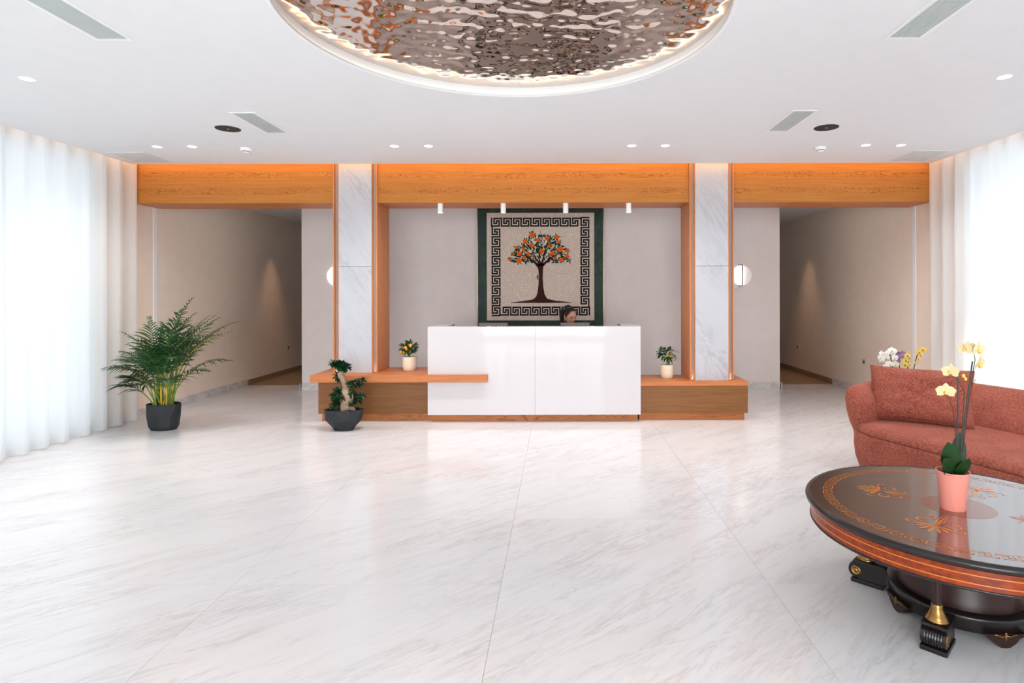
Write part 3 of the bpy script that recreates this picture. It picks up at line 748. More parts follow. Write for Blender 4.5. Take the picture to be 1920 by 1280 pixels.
# ---------------------------------------------------------------- potted plants
def faceted_pot(g, r0, r1, hgt, n, sx, sy, wall=.02, depth=.05, rot=0.0, mid=1.02):
    def ring(r, z, off, k): return [(r * sx * math.cos(2 * PI * (i + off) / n + rot), r * sy * math.sin(2 * PI * (i + off) / n + rot), z) for i in range(n)]
    rings = [ring(r0 * .86, 0, 0, 0), ring(r0, .035, .5, 1), ring((r0 + r1) / 2 * mid, hgt * .5, .5, 2), ring(r1, hgt * .93, 0, 3), ring(r1, hgt, 0, 4), ring(r1 - wall, hgt, 0, 5), ring(r1 - wall * 1.3, hgt - depth, 0, 6)]
    v = [p for r in rings for p in r]; f = [tuple(range(n))[::-1]]
    offs = [0, 1, 1, 0, 0, 0, 0]
    for k in range(6):
        for i in range(n):
            a, b = k * n + i, k * n + (i + 1) % n; c, d = (k + 1) * n + i, (k + 1) * n + (i + 1) % n
            if offs[k] == offs[k + 1]: f.append((a, b, d, c))
            elif offs[k + 1]: f += [(a, b, c), (b, d, c)]
            else: f += [(a, b, d), (a, d, c)]
    g.add(v, f)
    soil = [(x * .99, y * .99, z) for x, y, z in ring(r1 - wall * 1.3, hgt - depth + .004, 0, 6)]
    return g, soil

t = thing('potted_palm', 'tall green areca palm in a dark faceted pot by the left curtain', 'plant', (-4.35, 6.5, 0))
g, soil = faceted_pot(G(), .155, .182, .285, 10, 1, .72, rot=.2)
g.build('pot', M['charcoal'], t)
G().add(soil, [tuple(range(len(soil)))]).build('soil', M['soil'], t)
rnd = random.Random(21)
def frond(base, az, lean, length, nl, ll, mat=True, stemfrac=.42, curl=1.0):
    """one arching palm leaf: stem and a double row of leaflets"""
    g = G(); gs = G(); pts = []; p = Vector(base); ang = lean; N = 22
    for i in range(N + 1):
        pts.append(p.copy()); q = i / N
        ang = lean + (curl * q ** 1.8)
        d = Vector((math.sin(ang) * math.cos(az), math.sin(ang) * math.sin(az), math.cos(ang)))
        p = p + d * length / N
    gs.tube(pts, [.007 * (1 - .85 * i / N) + .0006 for i in range(N + 1)], 5)
    for k in range(nl):
        q = stemfrac + (1 - stemfrac) * (k + .5) / nl; i = min(N - 1, int(q * N)); fpos = pts[i].lerp(pts[i + 1], q * N - i)
        T = (pts[i + 1] - pts[i]).normalized(); S = T.cross(Vector((0, 0, 1))); S = S.normalized() if S.length > .05 else Vector((-math.sin(az), math.cos(az), 0)); U = S.cross(T)
        w = (k + .5) / nl; L = ll * (.55 + .75 * math.sin(PI * min(1, w * 1.1 + .12)) - .35 * w) * rnd.uniform(.88, 1.1)
        for s in (-1, 1):
            d = (T * (.62 + .5 * w) + S * s * (.9 - .3 * w) + U * .28 + Vector([rnd.uniform(-.08, .08)] * 3)).normalized()
            g.leaf(fpos, d, L, .0155, up=U, droop=.3 + .35 * rnd.random(), fold=.25, seg=5)
    return g, gs
bases = [(rnd.uniform(-.085, .085), rnd.uniform(-.05, .05)) for _ in range(34)]
specs = [(-.10, .10, 1.30, .75), (.35, .22, 1.15, .9), (2.7, .26, 1.10, 1.0), (3.25, .42, 1.08, 1.25), (.05, .50, 1.18, 1.2), (-.35, .38, 1.12, 1.3), (3.6, .5, 1.02, 1.5), (.3, .62, .98, 1.5), (2.9, .68, .92, 1.5),
         (-1.2, .22, 1.10, .9), (-1.9, .3, 1.0, 1.1), (-1.5, .48, .9, 1.4), (1.6, .15, 1.15, .7), (1.2, .35, 1.05, 1.2), (2.1, .4, 1.0, 1.2), (-.8, .5, .95, 1.5), (-2.4, .5, .95, 1.5), (-.15, .78, .85, 1.3), (3.3, .84, .78, 1.4), (-1.0, .75, .75, 1.4), (4.2, .2, 1.0, 1.0), (-.5, .12, 1.0, .9), (3.9, .7, .8, 1.4), (.7, .15, 1.12, .9), (2.4, .12, 1.08, .8), (-.05, .34, 1.2, .95), (3.0, .3, 1.1, 1.2), (-1.4, .1, .95, 1.2), (3.05, .36, 1.18, 1.35), (.2, .40, 1.22, 1.1), (-.25, .26, 1.22, .95)]
for k, (az, lean, L, cu) in enumerate(specs):
    b = bases[k]; L = L * (1 - .28 * max(0, -math.cos(az)) * (lean > .2)) * (.9 if lean > .55 else 1); g, gs = frond((b[0], b[1], .24), az, lean * .66, L, 19, .27, curl=cu)
    fo = g.build('frond', M['palm'], t)
    gs.build('stem', M['palmyel'] if k in (4, 17) else M['palmstem'], fo)
for k in range(12):
    x, y = bases[k + 12]; G().tube([(x, y, .23), (x * 1.1, y * 1.1, .4), (x * 1.5, y * 1.2, .62)], [.011, .009, .006], 6).build('cane', M['palmyel'] if k % 4 == 0 else M['palmstem'], t)

# bonsai
by = 6.46; bx = -2.35
t = thing('bonsai_tree', 'twisted ficus bonsai in a dark bowl in front of the left bench', 'plant', (bx, by, 0))
g, soil = faceted_pot(G(), .125, .215, .225, 9, 1, .62, rot=.35, depth=.035, mid=1.17)
g.build('bowl', M['charcoal'], t); G().add(soil, [tuple(range(len(soil)))]).build('soil', M['soil'], t)
def bp(u_, v_, dy=0.0):   # bonsai feature seen at photo position, in the tree's own frame
    p = at(u_, v_ - .8, by + dy); return Vector((p.x - bx, dy, p.z))
tr = [(652, 772), (650, 764), (647, 756), (654, 749), (657, 742), (648, 737), (647, 731), (651, 725), (645, 718), (642, 710), (639, 702), (638, 696)]
rr = [.074, .072, .058, .064, .056, .044, .054, .042, .03, .03, .036, .04]
g = G().tube([bp(a, b, .03 * math.sin(i * 1.1)) for i, (a, b) in enumerate(tr)], rr, 12)
for pts, rad in (([(652, 764), (641, 770), (636, 776)], [.03, .022, .012]), ([(656, 764), (664, 766), (664, 774)], [.03, .024, .014]), ([(650, 762), (648, 772), (645, 777)], [.03, .02, .014]),
                 ([(652, 745), (640, 750), (634, 755)], [.02, .012, .006]), ([(655, 742), (664, 746), (670, 748)], [.02, .012, .006]), ([(650, 724), (662, 720), (672, 716)], [.018, .01, .006]),
                 ([(646, 733), (638, 734), (632, 736)], [.018, .012, .006]), ([(641, 706), (635, 706), (632, 708)], [.014, .009, .005]), ([(639, 698), (632, 694), (629, 688)], [.014, .009, .006]), ([(639, 698), (644, 692), (648, 688)], [.012, .009, .006]), ([(654, 738), (662, 738), (661, 742)], [.02, .012, .005])):
    g.tube([bp(a, b, .02 * (i - 1)) for i, (a, b) in enumerate(pts)], rad, 8)
tk = g.build('trunk', M['bark'], t, 'all')
tex = bpy.data.textures.new('bark_relief', 'CLOUDS'); tex.noise_scale = .05
sb = tk.modifiers.new('sub', 'SUBSURF'); sb.levels = sb.render_levels = 1
dm = tk.modifiers.new('relief', 'DISPLACE'); dm.texture = tex; dm.strength = .018; dm.mid_level = .5
rnd = random.Random(9)
def cluster(g, c, ex, n, L, W, rnd):
    for _ in range(n):
        while True:
            p = Vector([rnd.uniform(-1, 1) for _ in range(3)])
            if p.length < 1: break
        d = (Vector((p.x, p.y, p.z * .6)) + Vector([rnd.uniform(-.6, .6) for _ in range(3)]) + Vector((0, 0, .15))).normalized()
        g.leaf(Vector(c) + Vector((p.x * ex[0], p.y * ex[1], p.z * ex[2])), d, L * rnd.uniform(.7, 1.2), W * rnd.uniform(.8, 1.2), up=(rnd.uniform(-.4, .4), rnd.uniform(-.4, .4), 1), droop=.2, fold=.2, seg=3)
for (a, b, ex, ez, n) in ((637, 684, .075, .026, 95), (648, 688, .048, .028, 60), (625, 681, .03, .02, 26), (634, 706, .032, .042, 44), (663, 719, .07, .022, 70), (677, 713, .03, .018, 28), (633, 735, .045, .034, 60), (626, 742, .02, .02, 18),
                       (632, 754, .04, .036, 60), (625, 760, .022, .02, 20), (660, 737, .03, .026, 30), (670, 747, .042, .036, 55), (677, 741, .02, .02, 16), (659, 753, .034, .024, 34), (645, 745, .016, .014, 12)):
    c = bp(a, b, rnd.uniform(-.03, .03)); g = G(); cluster(g, c, (ex, .05, ez), int(n * 2.1), .044, .026, rnd); g.build('leaf_cluster', M['leaf'], t)

# citrus trees
def citrus(loc, label, seed, pot_r, pot_h, cz, ex, nleaf, trunk, fruits, fm, L):
    rnd = random.Random(seed); t = thing('potted_citrus', label, 'plant', loc)
    G().lathe([(0, 0), (pot_r * .72, 0), (pot_r * .88, .014), (pot_r * .98, .05), (pot_r, .09), (pot_r, pot_h), (pot_r - .008, pot_h), (pot_r - .01, pot_h - .016)], 36).build('pot', M['cream'], t, True)
    G().lathe([(0, pot_h - .01), (pot_r - .009, pot_h - .014)], 24).build('soil', M['soil'], t)
    g = G().tube([(0, 0, pot_h - .015)] + trunk, [.006] + [.005] * (len(trunk) - 1) + [.003], 6)
    for k in range(9):
        a = rnd.random() * 2 * PI; e = rnd.uniform(.4, .9); top = Vector(trunk[-1 if k % 3 else -2])
        g.tube([top, top + Vector((ex[0] * e * math.cos(a) * .6, ex[1] * e * math.sin(a) * .6, rnd.uniform(-.01, .05))), top + Vector((ex[0] * e * math.cos(a), ex[1] * e * math.sin(a), rnd.uniform(-.02, .08)))], [.003, .002, .001], 5)
    g.build('trunk', M['twig'], t)
    g = G(); cluster(g, (0, 0, cz), ex, nleaf, L, L * .42, rnd); tag(g.build('foliage', M['leafl'], t), kind='stuff')
    for x, y, z, r, m in fruits: G().sphere((x, y, z), r, 14, 10, (1, 1, 1.05)).build('fruit', M[m], t, 'all')
s = .00642
def lf(u_, v_, r, m, y=-.06): return ((u_ - 765) * s, y, (696.5 - v_) * s, r, m)
citrus((-1.803, 7.15, LZ), 'small orange tree with orange fruit in a cream pot on the left bench', 3, .085, .170, .285, (.095, .085, .062), 210, [(-.003, 0, .21), (-.008, 0, .24), (-.004, 0, .28)],
       [lf(770.5, 648, .021, 'orange', -.08), lf(761.3, 652, .019, 'orange', -.09), lf(763, 655, .015, 'orange', -.09), lf(756, 651.5, .013, 'orange', -.085), lf(752, 661, .017, 'orange', -.06), lf(757, 661.5, .016, 'lemon', -.06), lf(768, 660, .014, 'orange', -.05)], 'orange', .055)
def rf(u_, v_, r, m, y=-.06): return ((u_ - 1250) * .00649, y, (709.7 - v_) * .00649, r, m)
citrus((1.324, 7.17, RZ), 'small lemon tree with a few yellow fruit in a cream pot on the right bench', 6, .084, .165, .30, (.085, .075, .075), 105, [(0, 0, .2), (-.002, 0, .25), (0, 0, .33)],
       [rf(1249.5, 667.5, .012, 'lemon'), rf(1254.2, 668, .014, 'orange', -.07), rf(1251, 674, .014, 'lemon'), rf(1260, 674, .013, 'lemon'), rf(1252, 660, .012, 'lemon', -.05)], 'lemon', .07)

# ---------------------------------------------------------------- orchids
def flower(name, mat, r, parent, loc, face, throat='lipred', seg=4):
    g = G()
    for k, (a, w, L) in enumerate(((90, .62, 1), (210, .6, .95), (330, .6, .95), (12, 1.05, 1.0), (168, 1.05, 1.0))):
        a = D2R(a); d = Vector((math.cos(a), -.12, math.sin(a)))
        g.leaf((0, 0 if k > 2 else .004, 0), d, r * L, r * w, up=(0, -1, 0), droop=0, fold=-.10, seg=seg)
    o = g.build(name, mat, parent, 'all'); o.location = loc
    o.rotation_euler = Vector(face).to_track_quat('-Y', 'Z').to_euler()
    l = G().sphere((0, -r * .16, -r * .12), r * .17, 8, 6, (1, 1.3, 1.2)).build('throat', M[throat], o, 'all')
    return o
TX, TY, TZ, TR = 1.88, 2.77, .49, .664
ox, oy = 1.838, 2.745
t = thing('potted_orchid', 'yellow orchid in a coral pot on the round mahogany table', 'plant', (ox, oy, TZ + .0005))
G().lathe([(0, 0), (.050, 0), (.052, .006), (.061, .13), (.066, .168), (.069, .17), (.069, .176), (.065, .176), (.060, .15)], 44).build('pot', M['pink'], t, True)
G().lathe([(0, .158), (.061, .155)], 24).build('bark_mulch', M['soil'], t)
def op(u_, v_, dy=0.0):
    p = at(u_, v_, oy + dy); return Vector((p.x - ox, dy, p.z - TZ))
for a, b, e, f_, L, W, up in (((1789, 890), (1799, 806), 0, .02, .25, .092, (.2, -1, .1)), ((1786, 890), (1777, 826), 0, -.01, .215, .088, (-.25, -1, .15)), ((1786, 892), (1768, 858), 0, -.03, .16, .08, (-.3, -1, .5)), ((1793, 893), (1817, 858), 0, -.02, .155, .066, (.3, -1, .5)), ((1788, 892), (1770, 880), 0, -.05, .12, .05, (0, -.4, 1)), ((1797, 890), (1806, 868), 0, .03, .14, .06, (.4, -.6, .4))):
    A = op(*a, e); B = op(*b, f_ * 2); d = B - A
    G().leaf(A, d, d.length, W, up=up, droop=.05, fold=.16, seg=8).build('leaf', M['orchleaf'], t, 'all')
G().tube([op(1792, 900), op(1795, 800), op(1796, 704)], [.0034, .0032, .003], 8).build('stake', M['stake'], t)
G().tube([op(1795, 900, .01), op(1808, 790, .015), op(1823, 679, .02)], [.0034, .0032, .003], 8).build('stake', M['stake'], t)
G().tube([op(1793, 898), op(1793, 830), op(1787, 772), op(1780, 750), op(1773, 745)], [.0028, .0026, .0022, .0017, .0012], 6).build('flower_stem', M['twig'], t)
G().tube([op(1795, 898, .01), op(1802, 830), op(1808, 735), op(1799, 718), op(1788, 708), op(1771, 709), op(1763, 716)], [.0028, .0026, .002, .0018, .0014, .001, .0008], 6).build('flower_stem', M['twig'], t)
G().tube([op(1804, 850, .01), op(1817, 745, .02), op(1824, 700, .02), op(1828, 676), op(1826, 663), op(1817, 655)], [.0026, .0022, .002, .0016, .0014, .0011], 6).build('flower_stem', M['twig'], t)
G().tube([op(1820, 722, .02), op(1826, 720), op(1829, 712)], [.0014, .0012, .0009], 5).build('flower_stem', M['twig'], t)
for (a, b, r, fc, dy) in ((1782, 698, .040, (-.75, -.6, .1), -.01), (1773, 735, .043, (-.5, -.85, -.2), -.02), (1809, 656, .034, (-.8, -.5, .3), .01), (1819, 652, .034, (.1, -.9, .5), .01), (1834, 658, .042, (.3, -.9, -.1), -.01), (1836, 684, .045, (.5, -.8, -.2), -.01)):
    flower('flower', M['petal'], r, t, op(a, b, dy), fc, 'petaly')
G().sphere(op(1806, 706), .008, 8, 6, (1, 1, 1.3)).sphere(op(1810, 712), .007, 8, 6, (1, 1, 1.3)).sphere(op(1793, 700), .007, 8, 6).build('bud', M['petaly'], t, 'all')

# orchids on a side table behind the sofa
sx, sy_ = 3.50, 5.95
t = thing('side_table', 'round wooden side table behind the terracotta sofa holding orchids', 'table', (sx, sy_, 0))
G().lathe([(0, .40), (.34, .40), (.345, .41), (.34, .42), (0, .42)], 40).build('tabletop', M['slab'], t, True)
for k in range(4):
    a = PI / 4 + k * PI / 2; G().tube([(.26 * math.cos(a), .26 * math.sin(a), 0), (.22 * math.cos(a), .22 * math.sin(a), .40)], [.012, .018], 8).build('leg', M['board'], t)
def small_orchid(u0, loc, label, mat, flowers, stem, throat, seed):
    rnd = random.Random(seed); t = thing('potted_orchid', label, 'plant', loc, group='orchids behind the sofa')
    G().lathe([(0, 0), (.045, 0), (.055, .11), (.05, .11), (.048, .10)], 24).build('pot', M['cream'], t, True)
    G().lathe([(0, .1), (.049, .1)], 16).build('bark_mulch', M['soil'], t)
    for k in range(4):
        a = k * PI / 2 + .4; G().leaf((0, 0, .1), (math.cos(a), math.sin(a), .9), .11, .045, droop=.3, seg=5).build('leaf', M['orchleaf'], t, 'all')
    y = loc[1]
    def lp(a, b, dy=0): 
        p = at(a, b, y + dy); return Vector((p.x - loc[0], dy, p.z - loc[2]))
    G().tube([(0, 0, .1)] + [lp(*p) for p in stem], [.005] * (len(stem) + 1), 6).build('flower_stem', M['stake'], t)
    for (a, b, r) in flowers: flower('flower', mat, r, t, lp(a, b, rnd.uniform(-.04, .02)), (rnd.uniform(-.5, .3), -1, rnd.uniform(-.2, .3)), throat, 3)
def gx(u_, y): return (u_ - U0) * y / F
small_orchid(0, (gx(1672, 5.85), 5.85, .421), 'white orchid behind the sofa cushion, leftmost of the orchids', M['petalw'], [(1653, 664, .036), (1651, 671, .034), (1653, 677, .032), (1663, 663, .034), (1662, 671, .036), (1672, 658, .04), (1671, 665, .034), (1677, 672, .046), (1679, 684, .04), (1668, 683, .036), (1661, 688, .034), (1664, 681, .03), (1676, 660, .034)], [(1674, 695), (1672, 680), (1669, 668), (1666, 662)], 'petal', 1)
small_orchid(0, (gx(1687, 6.05), 6.05, .421), 'purple orchid behind the sofa between the white and yellow ones', M['petalp'], [(1683, 664, .03), (1685, 668, .03), (1692, 663, .032), (1692, 671, .03), (1684, 677, .028)], [(1686, 695), (1686, 675), (1686, 662)], 'petalp', 2)
small_orchid(0, (gx(1703, 5.80), 5.80, .421), 'short yellow orchid with dark red throats behind the sofa', M['petaly'], [(1701, 668, .036), (1698, 677, .042), (1696, 685, .040), (1705, 685, .03)], [(1701, 695), (1703, 680), (1705, 670)], 'lipred', 3)
small_orchid(0, (gx(1718, 6.05), 6.05, .421), 'tall yellow orchid leaning right behind the sofa', M['petaly'], [(1730, 657, .042), (1723, 662, .036), (1725, 667, .03), (1722, 675, .024), (1717, 682, .024)], [(1713, 692), (1716, 680), (1719, 668), (1724, 660)], 'lipred', 4)

# ---------------------------------------------------------------- sofa
Ld = Vector((.361, -.933, 0)).normalized(); Dd = Vector((.933, .361, 0)).normalized()
O = Vector((2.947, 4.736, 0)) - Dd * .5    # front line at the start of the straight part
t = thing('sofa', 'rounded terracotta chenille sofa in front of the right curtain', 'sofa', O, math.atan2(Ld.y, Ld.x))
# local frame: x along the length (towards the camera), y = depth to the back
SL, SR = 1.75, .5
def plan(off, n=36, dback=1.0):
    """capsule outline: far round end at x=0, near round end at x=SL"""
    r = SR + off; P = []
    for k in range(n + 1):
        a = -PI / 2 - PI * k / n; P.append((r * math.cos(a), .5 + r * math.sin(a)))
    m = 14
    for k in range(1, m): P.append((SL * k / m, .5 + r + 0))
    for k in range(n + 1):
        a = PI / 2 - PI * k / n; P.append((SL + r * math.cos(a), .5 + r * math.sin(a)))
    for k in range(1, m): P.append((SL * (1 - k / m), .5 - r))
    return P
def loft(g, prof):
    rings = []
    for off, z in prof: rings.append([(x, y, z) for x, y in plan(off)])
    n = len(rings[0]); v = [p for r in rings for p in r]; f = []
    for k in range(len(rings) - 1):
        for i in range(n): f.append((k * n + i, k * n + (i + 1) % n, (k + 1) * n + (i + 1) % n, (k + 1) * n + i))
    f.append(tuple(range(n))[::-1]); f.append(tuple(range((len(rings) - 1) * n, len(rings) * n)))
    return g.add(v, f)
loft(G(), [(-.06, .03), (-.03, .05), (.0, .14), (.012, .24), (.010, .32), (.002, .355), (-.008, .362)]).build('base', M['sofa'], t, 'all')
loft(G(), [(-.012, .362), (-.002, .368), (-.006, .39), (-.03, .412), (-.07, .424), (-.14, .430), (-.3, .436), (-.42, .437)]).build('seat', M['sofa'], t, 'all')
g = G(); path = []
for k in range(-6, 31):     # from the front of the far end round to the back
    a = PI + (PI / 2 - PI * k / 30 * 1) * 0
nA = 34; P0 = []
for k in range(nA + 1):
    a = D2R(-128) - D2R(142) * k / nA; P0.append((Vector((SR * math.cos(a), .5 + SR * math.sin(a), 0)), Vector((math.cos(a), math.sin(a), 0)), k / nA * .5))
for k in range(1, 17): P0.append((Vector((SL * k / 16, 1.0, 0)), Vector((0, 1, 0)), .5 + .3 * k / 16))
for k in range(1, nA + 1):
    a = PI / 2 - D2R(142) * k / nA; P0.append((Vector((SL + SR * math.cos(a), .5 + SR * math.sin(a), 0)), Vector((math.cos(a), math.sin(a), 0)), .8))
prof = [(-.16, .36), (-.175, .46), (-.16, .56), (-.135, .63), (-.10, .672), (-.05, .695), (0, .70), (.045, .69), (.075, .66), (.085, .60), (.075, .5), (.05, .40), (.02, .33), (.0, .20), (-.08, .2), (-.13, .30)]
v = []; f = []; m = len(prof); nP = len(P0)
for i, (p, nn, w) in enumerate(P0):
    e = min(1, min(i, nP - 1 - i) / 5.0); e = math.sin(e * PI / 2) ** .6; tg = Vector((-nn.y, nn.x, 0)) * (-1)
    back = max(0, min(1, (p.y - .35) / .6)); back = back * back * (3 - 2 * back)
    cxm, czm = -.04, .47
    for o_, z in prof:
        oo = cxm + (o_ - cxm) * (.25 + .75 * e); zz = czm + (z - czm) * (.45 + .55 * e)
        lean = back * .17 * max(0, (z - .40) / .3); zz += .02 * back * max(0, (z - .4) / .3)
        v.append(p + nn * (oo + lean) + Vector((0, 0, zz)))
for i in range(nP - 1):
    for k in range(m): f.append((i * m + k, (i + 1) * m + k, (i + 1) * m + (k + 1) % m, i * m + (k + 1) % m))
f += [tuple(range(m)), tuple(range((nP - 1) * m, nP * m))[::-1]]
g.add(v, f).build('backrest', M['sofa'], t, 'all')
for x in (.15, SL - .15):
    for y in (.25, .75): G().box(x - .03, x + .03, y - .03, y + .03, 0, .05).build('foot', M['ebony'], t)
# cushion
A = Vector((2.63, 4.96, 0)); B = Vector((3.20, 4.56, 0)); mid = (A + B) / 2; ax = (B - A).normalized()
cw, ch = .735, .455
t = thing('cushion', 'large terracotta chenille cushion leaning at the far end of the sofa', 'cushion', (mid.x, mid.y, .438), math.atan2(ax.y, ax.x))
g = G(); NU, NV = 44, 30; v = []; f = []
tilt = D2R(20)
for sgn in (1, -1):
    for j in range(NV + 1):
        for i in range(NU + 1):
            a = i / NU * 2 - 1; b = j / NV * 2 - 1
            ed = (1 - abs(a) ** 3.2) * (1 - abs(b) ** 3.2)
            th = .095 * max(0, ed) ** .5
            th += (.006 * math.sin(9 * a + 5 * b + 2 * math.sin(4 * b)) - .016 * math.exp(-((a * .8 - b - .1 + .15 * math.sin(5 * a)) / .09) ** 2) * (b > -.3) - .012 * math.exp(-((a + .5 + b * .9) / .08) ** 2)) * ed + .022 * noise.noise(Vector((a * 2.2 + b, b * 3 - a * 1.2, 1))) * ed
            px = a * cw / 2 * (1 - .05 * (1 - abs(b) ** 2) * abs(a)) ; pz = b * ch / 2 * (1 - .07 * (1 - abs(a) ** 2) * abs(b)) + .008 * noise.noise(Vector((a * 3, 4, 0)))
            y = -sgn * th
            z = pz + ch / 2; y2 = y * math.cos(tilt) + z * math.sin(tilt); z2 = z * math.cos(tilt) - y * math.sin(tilt)
            v.append((px, y2, z2))
n = (NU + 1) * (NV + 1)
for s_ in range(2):
    for j in range(NV):
        for i in range(NU):
            q = s_ * n + j * (NU + 1) + i; f.append((q, q + 1, q + NU + 2, q + NU + 1))
o = g.add(v, f).build('cover', M['sofa'], t, 'all')
mnz = min(p[2] for p in v)
o.location.z = -mnz + .001
pts = [];
for i in range(NU + 1): pts.append(v[i])
for j in range(1, NV + 1): pts.append(v[j * (NU + 1) + NU])
for i in range(1, NU + 1): pts.append(v[NV * (NU + 1) + NU - i])
for j in range(1, NV + 1): pts.append(v[(NV - j) * (NU + 1)])
G().tube(pts, .004, 6, False).build('piping', M['sofa'], o, 'all')

# ---------------------------------------------------------------- round table
t = thing('coffee_table', 'round inlaid mahogany coffee table with brass mounted scroll feet', 'table', (TX, TY, 0), D2R(0))
Rm = TR
G().lathe([(0, TZ), (Rm - .03, TZ), (Rm - .022, TZ + .0005)], 128).build('tabletop', M['top'], t, True)
G().lathe([(Rm - .022, TZ - .01), (Rm - .022, TZ + .001), (Rm - .018, TZ + .003), (Rm - .010, TZ + .002), (Rm - .007, TZ - .003), (Rm - .002, TZ - .006), (Rm, TZ - .013), (Rm - .002, TZ - .021), (Rm - .010, TZ - .026), (Rm - .014, TZ - .032), (Rm - .03, TZ - .034)], 128).build('rim_moulding', M['ebony'], t, 'all')
zt, zb_, Ra = TZ - .033, TZ - .108, Rm - .026
ap = G().lathe([(Ra, zt), (Ra, zb_)], 128).build('apron', M['mahog'], t, 'all')
for z in (zt - .022, zt - .054): G().lathe([(Ra + .0002, z), (Ra + .0012, z), (Ra + .0012, z - .0045), (Ra + .0002, z - .0045)], 128).build('inlay_line', M['inlay'], ap, 'all')
G().lathe([(Ra - .02, zb_ + .001), (Ra + .004, zb_ + .001), (Ra + .005, zb_ - .004), (Ra + .002, zb_ - .009), (Ra - .02, zb_ - .009), (.1, zb_ - .009)], 128).build('apron_bead', M['ebony'], t, 'all')
# Greek key inlay band
g = G(); NK = 46; ri, ro = .536, .582; su = (ro - ri) / 7; zk = TZ + .0004
def pol(r, a): return (r * math.cos(a), r * math.sin(a), zk)
def arc_quad(g, r0, r1, a0, a1):
    k = max(1, int(abs(a1 - a0) / .03)); v = []
    for i in range(k + 1):
        a = a0 + (a1 - a0) * i / k; v += [pol(r0, a), pol(r1, a)]
    g.add(v, [(2 * i, 2 * i + 1, 2 * i + 3, 2 * i + 2) for i in range(k)])
for k in range(NK):
    ab = 2 * PI * k / NK; da = 2 * PI / NK / 8
    for a, b in zip([(6, 0), (0, 0), (0, 4), (2, 4), (2, 2), (4, 2), (4, 6), (-2, 6)], [(0, 0), (0, 4), (2, 4), (2, 2), (4, 2), (4, 6), (-2, 6), (-2, 0)]):
        xa, xb = sorted((a[0], b[0])); za, zb2 = sorted((a[1], b[1]))
        arc_quad(g, ro - (zb2 + .85) * su, ro - (za + .15) * su, ab + (xa - .3) * da, ab + (xb + .3) * da)
tag(g.build('key_inlay', M['inlay'], t), kind='stuff')
# centre disc and palmette sprays
G().lathe([(0, zk), (.150, zk)], 64).build('centre_disc', M['inlayd'], t)
def spray():
    g = G(); zz = zk + .0002
    def ribbon(pts, ws):
        P = [Vector((x, y, 0)) for x, y in pts]; v = []
        for i, p in enumerate(P):
            d = (P[min(i + 1, len(P) - 1)] - P[max(i - 1, 0)]).normalized(); nn = Vector((-d.y, d.x, 0)) * ws[i] / 2
            v += [(p.x + nn.x, p.y + nn.y, zz), (p.x - nn.x, p.y - nn.y, zz)]
        g.add(v, [(2 * i, 2 * i + 1, 2 * i + 3, 2 * i + 2) for i in range(len(P) - 1)])
    def petal(a, L, w, o=(0, .02)):
        N = 8; pts = []; ws = []
        for i in range(N + 1):
            q = i / N; pts.append((o[0] + math.sin(a) * L * q, o[1] + math.cos(a) * L * q)); ws.append(w * (.25 + q * .9 if q < .8 else (1 - q) * 4.6 + .05))
        ribbon(pts, ws)
    for k in range(-3, 4): petal(k * .42, .085 - .008 * abs(k), .013)
    for s_ in (-1, 1):
        for (cx_, cy_, r_, a0, a1) in ((.05, -.012, .024, 2.6, -2.2), (.078, .03, .017, 3.6, -1.2), (.035, -.055, .018, 1.8, 6.0)):
            N = 14; pts = [(s_ * (cx_ + r_ * (1 - .5 * i / N) * math.cos(a0 + (a1 - a0) * i / N)), cy_ + r_ * (1 - .5 * i / N) * math.sin(a0 + (a1 - a0) * i / N)) for i in range(N + 1)]
            ribbon(pts, [.0045 + .003 * i / N for i in range(N + 1)])
        ribbon([(0, .02), (s_ * .012, -.03), (s_ * .008, -.09)], [.007, .006, .003])
    ribbon([(0, .02), (0, -.04), (0, -.10)], [.01, .008, .002])
    return g
first = None
for k in range(4):
    a = D2R(138 + 84 * k if k < 2 else 318 - 84 * (k - 2)) if 0 else D2R((138, 222, 318, 42)[k])
    if first is None: o = first = spray().build('palmette_inlay', M['inlay'], t)
    else: o = first.copy(); C.objects.link(o)
    o.location = (.31 * math.cos(a), .31 * math.sin(a), 0); o.rotation_euler = (0, 0, a - PI / 2); o.scale = (1.25, 1.25, 1)
# drum
dr = G().lathe([(.252, zb_ - .009), (.252, .16), (.255, .152), (.255, .12)], 96).build('drum', M['drum'], t, 'all')
for k in range(6):
    a = D2R(-100) + k * PI / 3
    def dp(da, z, r=.2535): return (r * math.cos(a + da), r * math.sin(a + da), z)
    fr_ = [(-.30, .33), (-.30, .235)] + [(-.30 + .6 * i / 8, .235 - .006 * math.sin(PI * i / 8)) for i in range(1, 8)] + [(.30, .235), (.30, .33)]
    G().tube([dp(*p) for p in fr_], .0016, 4, False).build('inlay_frame', M['inlay'], dr)
    g = G()
    for j in range(7):
        w = -1.2 + .4 * j; b0 = dp(-.445, .262); e_ = dp(-.445 + .12 * math.cos(w + PI), .262 + .034 * math.sin(w) )
        g.tube([b0, [(b0[i] + e_[i]) / 2 for i in range(3)], e_], [.002, .0042, .0015], 4)
    g.build('shell_inlay', M['inlay'], dr)
G().lathe([(.255, .12), (.292, .118), (.298, .108), (.292, .098), (.288, .05), (.2, .045)], 96).build('plinth_ring', M['ebony'], t, 'all')
